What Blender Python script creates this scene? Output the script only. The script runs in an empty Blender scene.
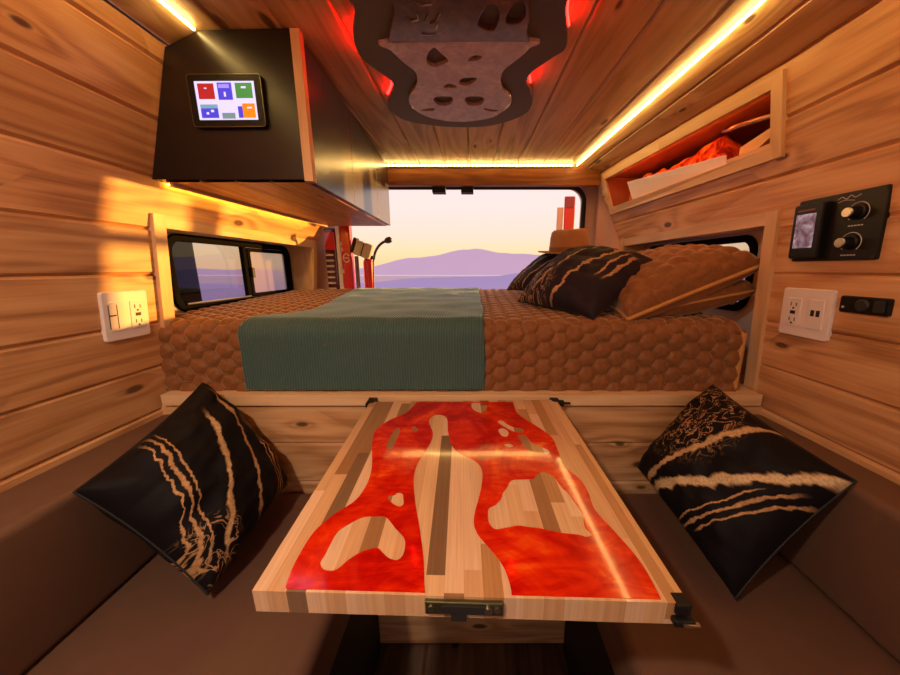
import bpy, bmesh, math, random
import numpy as np
from mathutils import Vector, Matrix, noise as mnoise

random.seed(7)
COL = bpy.context.scene.collection
H = 1.215                      # eye height over the van floor; coordinates below are relative to the eye

# ------------------------------------------------------------------ measuring
F = 325.0; VX = 472.0; HV = 268.0
PIT = math.atan((337.5 - HV) / F); SP, CP = math.sin(PIT), math.cos(PIT)
def ray(u, v):
    a = (u - VX) / F; b = (337.5 - v) / F
    return Vector((a, CP + b * SP, -SP + b * CP))
def at(u, v, ax, val):
    r = ray(u, v); t = val / r['xyz'.index(ax)]
    return r * t

RT = [(-1.4, .80), (-.334, .80), (.142, .776), (.46, .722), (.60, .69)]
LT = [(-1.4, .86), (-.334, .855), (.135, .81), (.218, .79), (.48, .715), (.507, .707), (.60, .68)]
def prof(tab, z):
    for (z0, x0), (z1, x1) in zip(tab, tab[1:]):
        if z <= z1:
            return x0 + (x1 - x0) * (z - z0) / (z1 - z0)
    return tab[-1][1]
def taper(y, z):
    return 1 - .13 * max(0, y - .85) * min(1, max(0, (z - .12) / .25))
def wx(side, y, z):
    return side * prof(RT if side > 0 else LT, z) * taper(y, z)
def ceil_z(y):
    return .533 - .040 * max(0, y - .87)

# ------------------------------------------------------------------ object helpers
def setp(o, label=None, cat=None, group=None, kind=None):
    if label: o['label'] = label
    if cat: o['category'] = cat
    if group: o['group'] = group
    if kind: o['kind'] = kind
    return o
def empty(name, loc, label, cat, group=None):
    o = bpy.data.objects.new(name, None); COL.objects.link(o)
    o.location = (loc[0], loc[1], loc[2] + H); o.empty_display_size = .05
    return setp(o, label, cat, group)
def abs_loc(o):
    l = Vector(o.location)
    while o.parent:
        o = o.parent; l += Vector(o.location)
    return l
def mk(name, geo, mat, parent=None, smooth=False, bevel=0, seg=2, sub=0, label=None, cat=None, group=None, kind=None, auto=False):
    """geo = (verts, faces, uvs per vertex or None) in eye-relative coordinates"""
    verts, faces = geo[0], geo[1]
    uvs = geo[2] if len(geo) > 2 else None
    V = np.array([tuple(v) for v in verts], dtype=float)
    V[:, 2] += H
    lo, hi = V.min(0), V.max(0)
    org = Vector(((lo[0] + hi[0]) / 2, (lo[1] + hi[1]) / 2, lo[2]))
    me = bpy.data.meshes.new(name)
    me.from_pydata((V - np.array(org)).tolist(), [], [tuple(f) for f in faces])
    if uvs is not None:
        lay = me.uv_layers.new(name='UVMap')
        idx = np.empty(len(me.loops), dtype=np.int32); me.loops.foreach_get('vertex_index', idx)
        lay.data.foreach_set('uv', np.array(uvs, dtype=np.float32)[idx].ravel())
    me.validate(); me.update()
    if uvs is None or auto:
        bm = bmesh.new(); bm.from_mesh(me); bmesh.ops.recalc_face_normals(bm, faces=bm.faces); bm.to_mesh(me); bm.free()
    if smooth:
        me.polygons.foreach_set('use_smooth', [True] * len(me.polygons))
    o = bpy.data.objects.new(name, me); COL.objects.link(o)
    if mat: me.materials.append(mat)
    if parent:
        o.parent = parent; o.location = org - abs_loc(parent)
    else:
        o.location = org
    if bevel:
        m = o.modifiers.new('bevel', 'BEVEL'); m.width = bevel; m.segments = seg; m.limit_method = 'ANGLE'; m.angle_limit = .6
    if sub:
        m = o.modifiers.new('sub', 'SUBSURF'); m.levels = sub; m.render_levels = sub
    return setp(o, label, cat, group, kind)

class MB:
    def __init__(s): s.v = []; s.f = []
    def geo(s): return (s.v, s.f)
    def geo_w(s): return tw((s.v, s.f))
    def add(s, vs, fs):
        n = len(s.v); s.v += [Vector(v) for v in vs]; s.f += [tuple(i + n for i in f) for f in fs]; return s
    def box(s, lo, hi):
        x0, y0, z0 = lo; x1, y1, z1 = hi
        return s.hexa([(x0, y0, z0), (x1, y0, z0), (x1, y1, z0), (x0, y1, z0), (x0, y0, z1), (x1, y0, z1), (x1, y1, z1), (x0, y1, z1)])
    def hexa(s, p):
        return s.add(p, [(3, 2, 1, 0), (4, 5, 6, 7), (0, 1, 5, 4), (1, 2, 6, 5), (2, 3, 7, 6), (3, 0, 4, 7)])
    def fbox(s, fr, lo, hi):
        O, X, Y, Z = fr
        c = [(lo[0], lo[1], lo[2]), (hi[0], lo[1], lo[2]), (hi[0], hi[1], lo[2]), (lo[0], hi[1], lo[2]), (lo[0], lo[1], hi[2]), (hi[0], lo[1], hi[2]), (hi[0], hi[1], hi[2]), (lo[0], hi[1], hi[2])]
        return s.hexa([O + X * a + Y * b + Z * d for a, b, d in c])
    def lathe(s, O, Z, prof_, n=24, X=None):
        Z = Vector(Z).normalized(); O = Vector(O)
        X = Vector(X) if X else (Z.orthogonal()).normalized(); Y = Z.cross(X)
        vs = []; fs = []
        for (r, h) in prof_:
            for k in range(n):
                a = 2 * math.pi * k / n
                vs.append(O + Z * h + (X * math.cos(a) + Y * math.sin(a)) * r)
        m = len(prof_)
        for i in range(m - 1):
            for k in range(n):
                k2 = (k + 1) % n
                fs.append((i * n + k, i * n + k2, (i + 1) * n + k2, (i + 1) * n + k))
        fs.append(tuple(range(n))[::-1]); fs.append(tuple((m - 1) * n + k for k in range(n)))
        return s.add(vs, fs)
    def cyl(s, p0, p1, r, n=16, r1=None):
        p0 = Vector(p0); p1 = Vector(p1); L = (p1 - p0).length
        return s.lathe(p0, p1 - p0, [(r, 0), (r if r1 is None else r1, L)], n)
    def tube(s, pts, r, n=8, closed=False):
        pts = [Vector(p) for p in pts]; m = len(pts); vs = []; fs = []
        ref = None
        for i, p in enumerate(pts):
            a = pts[(i - 1) % m] if (closed or i > 0) else p
            b = pts[(i + 1) % m] if (closed or i < m - 1) else p
            t = (b - a).normalized()
            if ref is None: ref = t.orthogonal().normalized()
            ref = (ref - t * ref.dot(t)).normalized(); bn = t.cross(ref)
            rr = r(i) if callable(r) else r
            for k in range(n):
                an = 2 * math.pi * k / n
                vs.append(p + (ref * math.cos(an) + bn * math.sin(an)) * rr)
        for i in range(m if closed else m - 1):
            j = (i + 1) % m
            for k in range(n):
                k2 = (k + 1) % n
                fs.append((i * n + k, i * n + k2, j * n + k2, j * n + k))
        if not closed:
            fs.append(tuple(range(n))[::-1]); fs.append(tuple((m - 1) * n + k for k in range(n)))
        return s.add(vs, fs)
    def prism(s, pts, fr, d0, d1):
        """2-D polygon in frame (O,X,Y,Z) extruded from d0 to d1 along Z"""
        O, X, Y, Z = fr; n = len(pts)
        vs = [O + X * a + Y * b + Z * d0 for a, b in pts] + [O + X * a + Y * b + Z * d1 for a, b in pts]
        return s.add(vs, [tuple(range(n))[::-1], tuple(range(n, 2 * n))] + [(i, (i + 1) % n, n + (i + 1) % n, n + i) for i in range(n)])

def smooth_poly(pts, n=5, closed=True):
    out = []; m = len(pts)
    for i in range(m if closed else m - 1):
        if closed:
            p = [Vector(pts[(i + k) % m]) for k in (-1, 0, 1, 2)]
        else:
            p = [Vector(pts[min(m - 1, max(0, i + k))]) for k in (-1, 0, 1, 2)]
        for j in range(n):
            t = j / n
            out.append(.5 * ((2 * p[1]) + (p[2] - p[0]) * t + (2 * p[0] - 5 * p[1] + 4 * p[2] - p[3]) * t * t + (3 * p[1] - p[0] - 3 * p[2] + p[3]) * t ** 3))
    if not closed: out.append(Vector(pts[-1]))
    return out
def rrect(w, h, r, n=6, cx=0, cy=0):
    out = []
    for sx, sy, a0 in ((1, 1, 0), (-1, 1, 90), (-1, -1, 180), (1, -1, 270)):
        for k in range(n + 1):
            a = math.radians(a0 + 90 * k / n)
            out.append((cx + sx * (w / 2 - r) + r * math.cos(a), cy + sy * (h / 2 - r) + r * math.sin(a)))
    return out
def flat_curve(loops, fr, d0, d1, bev=0):
    """filled 2-D outline with holes, extruded in frame fr from d0 to d1"""
    cu = bpy.data.curves.new('tmp', 'CURVE'); cu.dimensions = '2D'; cu.fill_mode = 'BOTH'
    cu.extrude = (d1 - d0) / 2 - bev; cu.bevel_depth = bev; cu.offset = -bev; cu.bevel_resolution = 1
    for L in loops:
        sp = cu.splines.new('POLY'); sp.points.add(len(L) - 1)
        for p, q in zip(sp.points, L): p.co = (q[0], q[1], 0, 1)
        sp.use_cyclic_u = True
    ob = bpy.data.objects.new('tmp', cu); COL.objects.link(ob)
    dg = bpy.context.evaluated_depsgraph_get(); dg.update()
    me = bpy.data.meshes.new_from_object(ob.evaluated_get(dg))
    O, X, Y, Z = fr
    vs = [O + X * v.co.x + Y * v.co.y + Z * (v.co.z + (d0 + d1) / 2) for v in me.vertices]
    uv = [(v.co.x, v.co.y) for v in me.vertices]
    fs = [tuple(p.vertices) for p in me.polygons]
    bpy.data.objects.remove(ob); bpy.data.curves.remove(cu); bpy.data.meshes.remove(me)
    return (vs, fs, uv)
def text_geo(txt, size, fr, d0, d1):
    cu = bpy.data.curves.new('tmp', 'FONT'); cu.body = txt; cu.size = size; cu.align_x = 'CENTER'; cu.align_y = 'CENTER'; cu.extrude = (d1 - d0) / 2
    ob = bpy.data.objects.new('tmp', cu); COL.objects.link(ob)
    dg = bpy.context.evaluated_depsgraph_get(); dg.update()
    me = bpy.data.meshes.new_from_object(ob.evaluated_get(dg))
    O, X, Y, Z = fr
    vs = [O + X * v.co.x + Y * v.co.y + Z * (v.co.z + (d0 + d1) / 2) for v in me.vertices]
    fs = [tuple(p.vertices) for p in me.polygons]
    bpy.data.objects.remove(ob); bpy.data.curves.remove(cu); bpy.data.meshes.remove(me)
    return (vs, fs)

# ------------------------------------------------------------------ materials
def srgb(r, g, b):
    f = lambda c: (c / 255 / 12.92) if c / 255 <= .04045 else ((c / 255 + .055) / 1.055) ** 2.4
    return (f(r), f(g), f(b), 1)
class NT:
    def __init__(s, name):
        s.m = bpy.data.materials.new(name); s.m.use_nodes = True; s.t = s.m.node_tree
        s.bsdf = s.t.nodes['Principled BSDF']; s.out = s.t.nodes['Material Output']
    def n(s, typ, **kw):
        nd = s.t.nodes.new(typ)
        for k, v in kw.items(): setattr(nd, k, v)
        return nd
    def link(s, a, b): s.t.links.new(a, b)
    def put(s, sock, v):
        if isinstance(v, bpy.types.NodeSocket): s.link(v, sock)
        elif v is not None: sock.default_value = v
    def math(s, op, a, b=None, c=None, clamp=False):
        nd = s.n('ShaderNodeMath', operation=op); nd.use_clamp = clamp
        s.put(nd.inputs[0], a); s.put(nd.inputs[1], b)
        if c is not None: s.put(nd.inputs[2], c)
        return nd.outputs[0]
    def mix(s, f, a, b, blend='MIX'):
        nd = s.n('ShaderNodeMix', data_type='RGBA', blend_type=blend)
        s.put(nd.inputs[0], f); s.put(nd.inputs[6], a); s.put(nd.inputs[7], b)
        return nd.outputs[2]
    def ramp(s, f, stops, interp='LINEAR'):
        nd = s.n('ShaderNodeValToRGB'); s.put(nd.inputs[0], f); cr = nd.color_ramp; cr.interpolation = interp
        while len(cr.elements) > 1: cr.elements.remove(cr.elements[-1])
        cr.elements[0].position = stops[0][0]; cr.elements[0].color = stops[0][1]
        for p, c in stops[1:]:
            e = cr.elements.new(p); e.color = c
        return nd.outputs[0]
    def uv(s):
        t = s.n('ShaderNodeTexCoord'); return t.outputs['UV']
    def obj(s):
        t = s.n('ShaderNodeTexCoord'); return t.outputs['Object']
    def sep(s, v):
        nd = s.n('ShaderNodeSeparateXYZ'); s.link(v, nd.inputs[0]); return nd.outputs
    def comb(s, x, y, z=0.):
        nd = s.n('ShaderNodeCombineXYZ'); s.put(nd.inputs[0], x); s.put(nd.inputs[1], y); s.put(nd.inputs[2], z); return nd.outputs[0]
    def noise(s, vec, scale=5., detail=2., rough=.5, dist=0.):
        nd = s.n('ShaderNodeTexNoise'); s.put(nd.inputs['Vector'], vec); nd.inputs['Scale'].default_value = scale
        nd.inputs['Detail'].default_value = detail; nd.inputs['Roughness'].default_value = rough; nd.inputs['Distortion'].default_value = dist
        return nd.outputs['Fac']
    def smooth(s, x, a, b):
        nd = s.n('ShaderNodeMapRange', interpolation_type='SMOOTHSTEP'); s.put(nd.inputs[0], x)
        nd.inputs[1].default_value = a; nd.inputs[2].default_value = b; nd.inputs[3].default_value = 0; nd.inputs[4].default_value = 1
        return nd.outputs[0]
    def bump(s, h, strength=.2, dist=.002):
        nd = s.n('ShaderNodeBump'); s.put(nd.inputs['Height'], h); nd.inputs['Strength'].default_value = strength; nd.inputs['Distance'].default_value = dist
        s.link(nd.outputs[0], s.bsdf.inputs['Normal'])
    def set(s, **kw):
        for k, v in kw.items():
            s.put(s.bsdf.inputs[k.replace('_', ' ')], v)
        return s
def plain(name, col, rough=.5, metal=0., coat=0., spec=.5, var=.06, sheen=0.):
    t = NT(name)
    n = t.noise(t.obj(), 35., 3.)
    dark = tuple(c * (1 - var * 2.2) for c in col[:3]) + (1,)
    t.set(Base_Color=t.mix(n, dark, col), Roughness=rough, Metallic=metal, Coat_Weight=coat, Specular_IOR_Level=spec, Sheen_Weight=sheen)
    return t.m
def emit(name, col, strength):
    t = NT(name)
    t.set(Base_Color=(0, 0, 0, 1), Emission_Color=col, Emission_Strength=strength)
    return t.m

PITCH = 1.37      # uv step that separates one board's grain from the next
def wood(name, light, mid, dark, rough=.5, knots=.55, spec=.4, coat=0., ring=26., tone=.22):
    t = NT(name); x, y, _ = t.sep(t.uv())
    idx = t.math('FLOOR', t.math('DIVIDE', y, PITCH))
    wn = t.n('ShaderNodeTexWhiteNoise', noise_dimensions='1D'); t.link(idx, wn.inputs['W'])
    v0 = t.math('SUBTRACT', y, t.math('MULTIPLY', idx, PITCH))
    off = t.math('MULTIPLY', wn.outputs['Value'], 37.)
    u = t.math('ADD', x, off)
    # knots: sparse cells
    kv = t.comb(t.math('MULTIPLY', u, 3.6), t.math('MULTIPLY', t.math('ADD', v0, t.math('MULTIPLY', idx, .311)), 9.))
    vo = t.n('ShaderNodeTexVoronoi', voronoi_dimensions='2D'); t.link(kv, vo.inputs['Vector']); vo.inputs['Scale'].default_value = 1.
    cell = t.sep(vo.outputs['Color'])
    on = t.math('GREATER_THAN', cell[0], knots)
    d = vo.outputs['Distance']
    size = t.math('MULTIPLY_ADD', cell[1], .07, .045)
    kn = t.math('MULTIPLY', on, t.math('SUBTRACT', 1., t.smooth(t.math('DIVIDE', d, size), .55, 1.25)))
    halo = t.math('MULTIPLY', on, t.math('POWER', 2.718, t.math('MULTIPLY', d, -6.)))
    base = t.noise(t.comb(t.math('MULTIPLY', u, .9), t.math('MULTIPLY', v0, 7.), off), 1., 3., .45)
    base = t.math('ADD', base, t.math('MULTIPLY', halo, .20))
    rings = t.math('MULTIPLY_ADD', t.math('SINE', t.math('MULTIPLY', base, ring * 2.2)), .5, .5)
    fine = t.noise(t.comb(t.math('MULTIPLY', u, 5.), t.math('MULTIPLY', v0, 160.), off), 1., 3., .6)
    broad = t.noise(t.comb(t.math('MULTIPLY', u, 1.3), t.math('MULTIPLY', v0, 14.), off), 1., 2.)
    f = t.math('ADD', t.math('MULTIPLY', rings, .20), t.math('ADD', t.math('MULTIPLY', fine, .36), t.math('MULTIPLY', broad, .52)), clamp=True)
    c = t.ramp(f, [(.25, light), (.55, mid), (.85, dark)])
    tn = t.math('MULTIPLY_ADD', wn.outputs['Value'], tone, 1 - tone * .6)
    c = t.mix(1., c, t.comb(tn, tn, tn), 'MULTIPLY')
    c = t.mix(t.math('MULTIPLY', kn, .85), c, tuple(k * .22 for k in dark[:3]) + (1,))
    t.set(Base_Color=c, Roughness=rough, Specular_IOR_Level=spec, Coat_Weight=coat, Coat_Roughness=.15)
    t.bump(f, .12, .001)
    return t.m

M = {}
M['cedar'] = wood('cedar_boards', srgb(232, 188, 138), srgb(210, 155, 104), srgb(136, 82, 46), .42, .62)
M['ceiling'] = wood('ceiling_boards', srgb(230, 190, 144), srgb(210, 164, 114), srgb(152, 106, 66), .36, .62)
M['pale'] = wood('pale_trim_wood', srgb(236, 198, 154), srgb(222, 180, 132), srgb(196, 148, 100), .45, .93, tone=.1)
M['beam'] = wood('beam_wood', srgb(178, 112, 56), srgb(150, 88, 40), srgb(104, 56, 24), .4, .8)
M['floor'] = wood('floor_wood', srgb(96, 70, 48), srgb(74, 52, 36), srgb(44, 30, 22), .22, .9, spec=.6)
M['black'] = plain('black_plastic', srgb(20, 19, 20), .45, spec=.3)
M['pale_plain'] = plain('plain_pale_wood', srgb(214, 168, 120), .5)
M['winblack'] = plain('matt_window_black', srgb(18, 17, 18), .85, spec=.04)
M['black_rub'] = plain('black_rubber', srgb(18, 18, 19), .6)
M['gloss'] = plain('dark_gloss_laminate', srgb(34, 22, 19), .26, spec=.6); M['gloss'].node_tree.nodes['Principled BSDF'].inputs['IOR'].default_value = 2.3
M['laminate'] = plain('dark_laminate', srgb(30, 20, 18), .30, spec=.55)
M['white'] = plain('white_plastic', srgb(238, 226, 224), .35, var=.02)
M['panelgrey'] = plain('painted_niche_panel', srgb(196, 182, 178), .6)
M['metal'] = plain('brushed_metal', srgb(190, 182, 168), .3, metal=1.)
M['brass'] = plain('aged_brass', srgb(120, 116, 84), .36, metal=.9)
M['slot'] = plain('slot_dark', srgb(40, 36, 36), .6)
M['red'] = plain('red_paint', srgb(214, 20, 24), .28, coat=.6)
M['darkred'] = plain('dark_red_lens', srgb(96, 8, 14), .2, coat=.6)
M['leather'] = plain('brown_vinyl', srgb(106, 76, 60), .5, var=.08)
M['leather_pipe'] = plain('brown_vinyl_piping', srgb(92, 62, 46), .5)
M['blackbase'] = plain('black_bench_base', srgb(12, 11, 12), .6)
M['bristle'] = plain('pale_bristle', srgb(214, 204, 190), .8)
M['mauve'] = plain('mauve_handle', srgb(128, 104, 116), .5)
M['felt'] = plain('tan_felt', srgb(190, 132, 76), .9, var=.1, sheen=.2)
M['feltband'] = plain('dark_tan_band', srgb(150, 96, 52), .8)
M['hose'] = plain('grey_hose', srgb(96, 94, 98), .4, metal=.3)
M['fanblack'] = plain('charcoal_panel', srgb(106, 94, 92), .55)
M['tanpipe'] = plain('tan_binding', srgb(200, 140, 72), .7)
M['leather_dk'] = plain('dark_side_vinyl', srgb(70, 56, 50), .6)

def mat_quilt():
    t = NT('brown_quilt')
    n = t.noise(t.obj(), 90., 4.)
    c = t.mix(n, srgb(108, 64, 34), srgb(152, 98, 54))
    t.set(Base_Color=c, Roughness=.62, Sheen_Weight=.9, Sheen_Roughness=.35, Sheen_Tint=(1., .66, .40, 1), Specular_IOR_Level=.3)
    t.bump(t.noise(t.obj(), 400., 2.), .15, .001)
    return t.m
M['quilt'] = mat_quilt()
def mat_blanket():
    t = NT('teal_ribbed_blanket')
    x, y, _ = t.sep(t.uv())
    rib = t.math('MULTIPLY_ADD', t.math('SINE', t.math('MULTIPLY', x, 2 * math.pi / .0072)), .5, .5)
    n = t.noise(t.obj(), 60., 4.)
    c = t.mix(rib, srgb(66, 90, 86), srgb(80, 108, 102))
    c = t.mix(t.math('MULTIPLY', n, .4), c, srgb(56, 76, 72))
    t.set(Base_Color=c, Roughness=.85, Sheen_Weight=1., Sheen_Roughness=.28, Sheen_Tint=(.78, 1., .92, 1), Specular_IOR_Level=.2)
    t.bump(t.math('ADD', rib, t.math('MULTIPLY', n, .6)), .6, .002)
    return t.m
M['blanket'] = mat_blanket()

def mat_agate(name, veins, speck, seed, base=(15, 10, 13), gold=((140, 92, 52), (226, 176, 120))):
    """black cloth with gold veins; veins = (offset, slope, wobble, width, pale, u0, u1) in cushion uv"""
    t = NT(name); y, x, _ = t.sep(t.uv())      # veins run along v: u = a + s v
    acc = None; palec = None
    for (a, sl, amp, w, pale, u0, u1, i) in veins:
        vx = t.comb(t.math('MULTIPLY_ADD', x, 1.7, seed * 3.1 + i * 7.3), t.math('MULTIPLY', y, .6))
        wob = t.math('SUBTRACT', t.noise(vx, 1., 2.5, .55), .5)
        jag = t.math('SUBTRACT', t.noise(vx, 9., 3., .6), .5)
        line = t.math('ADD', t.math('MULTIPLY_ADD', x, sl, a), t.math('ADD', t.math('MULTIPLY', wob, amp), t.math('MULTIPLY', jag, amp * .34 + .012)))
        d = t.math('ABSOLUTE', t.math('SUBTRACT', y, line))
        ww = t.math('MULTIPLY', t.math('MULTIPLY_ADD', t.noise(vx, 5.5, 3., .6), 2.6, -.35), w)
        m = t.math('SUBTRACT', 1., t.smooth(t.math('DIVIDE', d, t.math('MAXIMUM', ww, .0008)), .45, 1.2))
        m = t.math('MULTIPLY', m, t.math('MULTIPLY_ADD', t.noise(t.comb(x, y), 70., 2.), .9, .45), clamp=True)
        m = t.math('MULTIPLY', m, t.math('MULTIPLY', t.smooth(x, u0 - .06, u0 + .06), t.math('SUBTRACT', 1., t.smooth(x, u1 - .06, u1 + .06))))
        acc = m if acc is None else t.math('MAXIMUM', acc, m)
        if pale:
            pm = t.math('MULTIPLY', m, pale); palec = pm if palec is None else t.math('MAXIMUM', palec, pm)
    if speck:
        (sx, sy, sr, sc) = speck
        dd = t.math('SQRT', t.math('ADD', t.math('POWER', t.math('SUBTRACT', x, sx), 2.), t.math('POWER', t.math('SUBTRACT', y, sy), 2.)))
        nn = t.noise(t.comb(t.math('MULTIPLY', x, 1.), t.math('MULTIPLY', y, 1.5), seed), sc, 3., .6, 1.2)
        band = t.math('SUBTRACT', 1., t.smooth(t.math('ABSOLUTE', t.math('SUBTRACT', nn, .5)), .012, .03))
        band = t.math('MULTIPLY', band, t.math('SUBTRACT', 1., t.smooth(dd, sr * .6, sr)))
        acc = t.math('MAXIMUM', acc, t.math('MULTIPLY', band, .75))
    gn = t.noise(t.obj(), 160., 3.)
    g = t.mix(gn, srgb(*gold[0]), srgb(*gold[1]))
    if palec is not None: g = t.mix(palec, g, srgb(222, 196, 150))
    c = t.mix(acc, srgb(*base), g)
    t.set(Base_Color=c, Roughness=.7, Specular_IOR_Level=.18)
    t.bump(t.noise(t.obj(), 500., 2.), .1, .001)
    return t.m

def mat_block():
    t = NT('butcher_block'); x, y, _ = t.sep(t.uv())
    w = .0226
    ix = t.math('FLOOR', t.math('DIVIDE', x, w))
    wn0 = t.n('ShaderNodeTexWhiteNoise', noise_dimensions='1D'); t.link(ix, wn0.inputs['W'])
    iy = t.math('FLOOR', t.math('DIVIDE', t.math('ADD', y, wn0.outputs['Value']), .31))
    wn = t.n('ShaderNodeTexWhiteNoise', noise_dimensions='2D'); t.link(t.comb(ix, iy), wn.inputs['Vector'])
    c = t.ramp(wn.outputs['Value'], [(0., srgb(240, 200, 162)), (.30, srgb(226, 178, 132)), (.50, srgb(196, 146, 96)), (.64, srgb(236, 192, 146)), (.80, srgb(136, 104, 74)), (.90, srgb(170, 124, 82))], 'CONSTANT')
    g = t.noise(t.comb(t.math('MULTIPLY', x, 260.), t.math('MULTIPLY', y, 7.), t.math('MULTIPLY', wn.outputs['Value'], 31.)), 1., 3., .6)
    c = t.mix(t.math('MULTIPLY', g, .8), c, t.mix(1., c, (.55, .46, .38, 1), 'MULTIPLY'))
    gap = t.math('PINGPONG', x, w / 2)
    edge = t.math('SUBTRACT', 1., t.smooth(t.math('ABSOLUTE', t.math('SUBTRACT', t.math('FRACT', t.math('DIVIDE', x, w)), .5)), .485, .5))
    c = t.mix(t.math('MULTIPLY', t.math('SUBTRACT', 1., edge), .35), c, srgb(90, 56, 32))
    t.set(Base_Color=c, Roughness=.22, Coat_Weight=.7, Coat_Roughness=.06, Specular_IOR_Level=.5)
    return t.m
M['block'] = mat_block()
def mat_resin():
    t = NT('red_resin')
    x, y, z = t.sep(t.uv()); p = t.comb(x, y)
    n1 = t.noise(p, 5., 4., .6, 2.4)
    n2 = t.noise(t.comb(t.math('MULTIPLY', x, 9.), t.math('MULTIPLY', y, 22.)), 1., 5., .6, 3.)
    f = t.math('ADD', t.math('MULTIPLY', n1, .65), t.math('MULTIPLY', n2, .4), clamp=True)
    c = t.ramp(f, [(.34, srgb(136, 2, 0)), (.48, srgb(190, 14, 2)), (.60, srgb(220, 44, 4)), (.72, srgb(240, 100, 24))])
    t.set(Base_Color=c, Roughness=.16, Coat_Weight=1., Coat_Roughness=.07, Specular_IOR_Level=.3)
    return t.m
M['resin'] = mat_resin()
def mat_stone(name, a, b, c3, rough=.18):
    t = NT(name)
    o = t.obj()
    n1 = t.noise(o, 9., 6., .65, 1.2); n2 = t.noise(o, 38., 5., .7, .6)
    f = t.math('ADD', t.math('MULTIPLY', n1, .6), t.math('MULTIPLY', n2, .45), clamp=True)
    c = t.ramp(f, [(.36, a), (.52, b), (.66, c3)])
    t.set(Base_Color=c, Roughness=rough, Coat_Weight=.6, Coat_Roughness=.1, Specular_IOR_Level=.6)
    return t.m
M['stone'] = mat_stone('mauve_resin_plate', srgb(172, 130, 126), srgb(206, 162, 154), srgb(234, 198, 186))
M['stone_dk'] = mat_stone('dark_wine_plate', srgb(84, 48, 44), srgb(112, 66, 60), srgb(146, 96, 84), .14)
def mat_glass(name, tint, amt):
    t = NT(name)
    tr = t.n('ShaderNodeBsdfTransparent'); tr.inputs[0].default_value = tint
    gl = t.n('ShaderNodeBsdfGlossy'); gl.inputs[0].default_value = (1, 1, 1, 1); gl.inputs['Roughness'].default_value = .02
    lw = t.n('ShaderNodeLayerWeight'); lw.inputs[0].default_value = .5
    mx = t.n('ShaderNodeMixShader'); t.link(t.math('MULTIPLY_ADD', t.math('POWER', lw.outputs['Facing'], 4.), .9 * amt, .05 * amt), mx.inputs[0])
    t.link(tr.outputs[0], mx.inputs[1]); t.link(gl.outputs[0], mx.inputs[2]); t.link(mx.outputs[0], t.out.inputs[0])
    return t.m
M['glass'] = mat_glass('window_glass', (.80, .78, .80, 1), 1.)
M['glass_dk'] = mat_glass('tinted_glass', (.035, .035, .045, 1), 1.)
def mat_screen():
    t = NT('insect_mesh'); tr = t.n('ShaderNodeBsdfTransparent'); df = t.n('ShaderNodeBsdfTranslucent'); d2 = t.n('ShaderNodeBsdfDiffuse')
    df.inputs[0].default_value = (.62, .54, .54, 1); d2.inputs[0].default_value = (.5, .42, .42, 1)
    m1 = t.n('ShaderNodeMixShader'); m2 = t.n('ShaderNodeMixShader'); m1.inputs[0].default_value = .4; m2.inputs[0].default_value = .5
    t.link(df.outputs[0], m1.inputs[1]); t.link(d2.outputs[0], m1.inputs[2]); t.link(tr.outputs[0], m2.inputs[1]); t.link(m1.outputs[0], m2.inputs[2]); t.link(m2.outputs[0], t.out.inputs[0])
    return t.m
M['screen'] = mat_screen()
M['led'] = emit('warm_led', (1., .70, .23, 1), 21.)
M['led_back'] = emit('warm_led_rear', (1., .70, .24, 1), 30.)
M['led_cab'] = emit('yellow_led', (1., .55, .06, 1), 22.)
M['led_red'] = emit('red_led', (1., .004, .003, 1), 30.)
M['led_orange'] = emit('orange_led', (1., .12, .008, 1), 30.)
def mat_cloth():
    t = NT('orange_red_cloth'); n = t.noise(t.obj(), 22., 3., .6, 1.)
    t.set(Base_Color=t.ramp(n, [(.36, srgb(120, 24, 12)), (.5, srgb(232, 110, 40)), (.62, srgb(250, 190, 70))]), Roughness=.9); return t.m
M['red_cloth'] = mat_cloth()

# ------------------------------------------------------------------ boards
def boards(mapf, seams, a0, a1, holes=(), cuts=(), flip=False, groove=.006, gw=.006, seed=0):
    """planks: mapf(along, across, inset) -> point; holes = (a_lo,a_hi,c_lo,c_hi)"""
    vs, fs, uv = [], [], []
    rnd = random.Random(seed)
    for i, (c0, c1) in enumerate(zip(seams, seams[1:])):
        off = rnd.uniform(0, 5)
        zs = sorted({c0, c1} | {h[k] for h in holes for k in (2, 3) if c0 < h[k] < c1})
        for z0, z1 in zip(zs, zs[1:]):
            sub = sorted({a0, a1} | {c for c in cuts if a0 < c < a1} | {h[k] for h in holes for k in (0, 1) if a0 < h[k] < a1})
            for s0, s1 in zip(sub, sub[1:]):
                am, zm = (s0 + s1) / 2, (z0 + z1) / 2
                if any(h[0] < am < h[1] and h[2] < zm < h[3] for h in holes): continue
                row = []
                if z0 == c0: row.append((z0, groove)); row.append((z0 + gw, 0))
                else: row.append((z0, 0))
                if z1 == c1: row.append((z1 - gw, 0)); row.append((z1, groove))
                else: row.append((z1, 0))
                for (p, ip), (q, iq) in zip(row, row[1:]):
                    n = len(vs)
                    for aa, cc, ii in ((s0, p, ip), (s1, p, ip), (s1, q, iq), (s0, q, iq)):
                        vs.append(mapf(aa, cc, ii)); uv.append((aa + off, (cc - c0) + .02 + PITCH * (i + seed * 20)))
                    fs.append((n, n + 1, n + 2, n + 3)[::-1] if flip else (n, n + 1, n + 2, n + 3))
    return (vs, fs, uv)
def uvbox(lo, hi, axis, idx=0):
    """box with wood uv: grain runs along axis"""
    mb = MB(); x0, y0, z0 = lo; x1, y1, z1 = hi
    P = [(x0, y0, z0), (x1, y0, z0), (x1, y1, z0), (x0, y1, z0), (x0, y0, z1), (x1, y0, z1), (x1, y1, z1), (x0, y1, z1)]
    return uvhexa(P, axis, idx)
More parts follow.
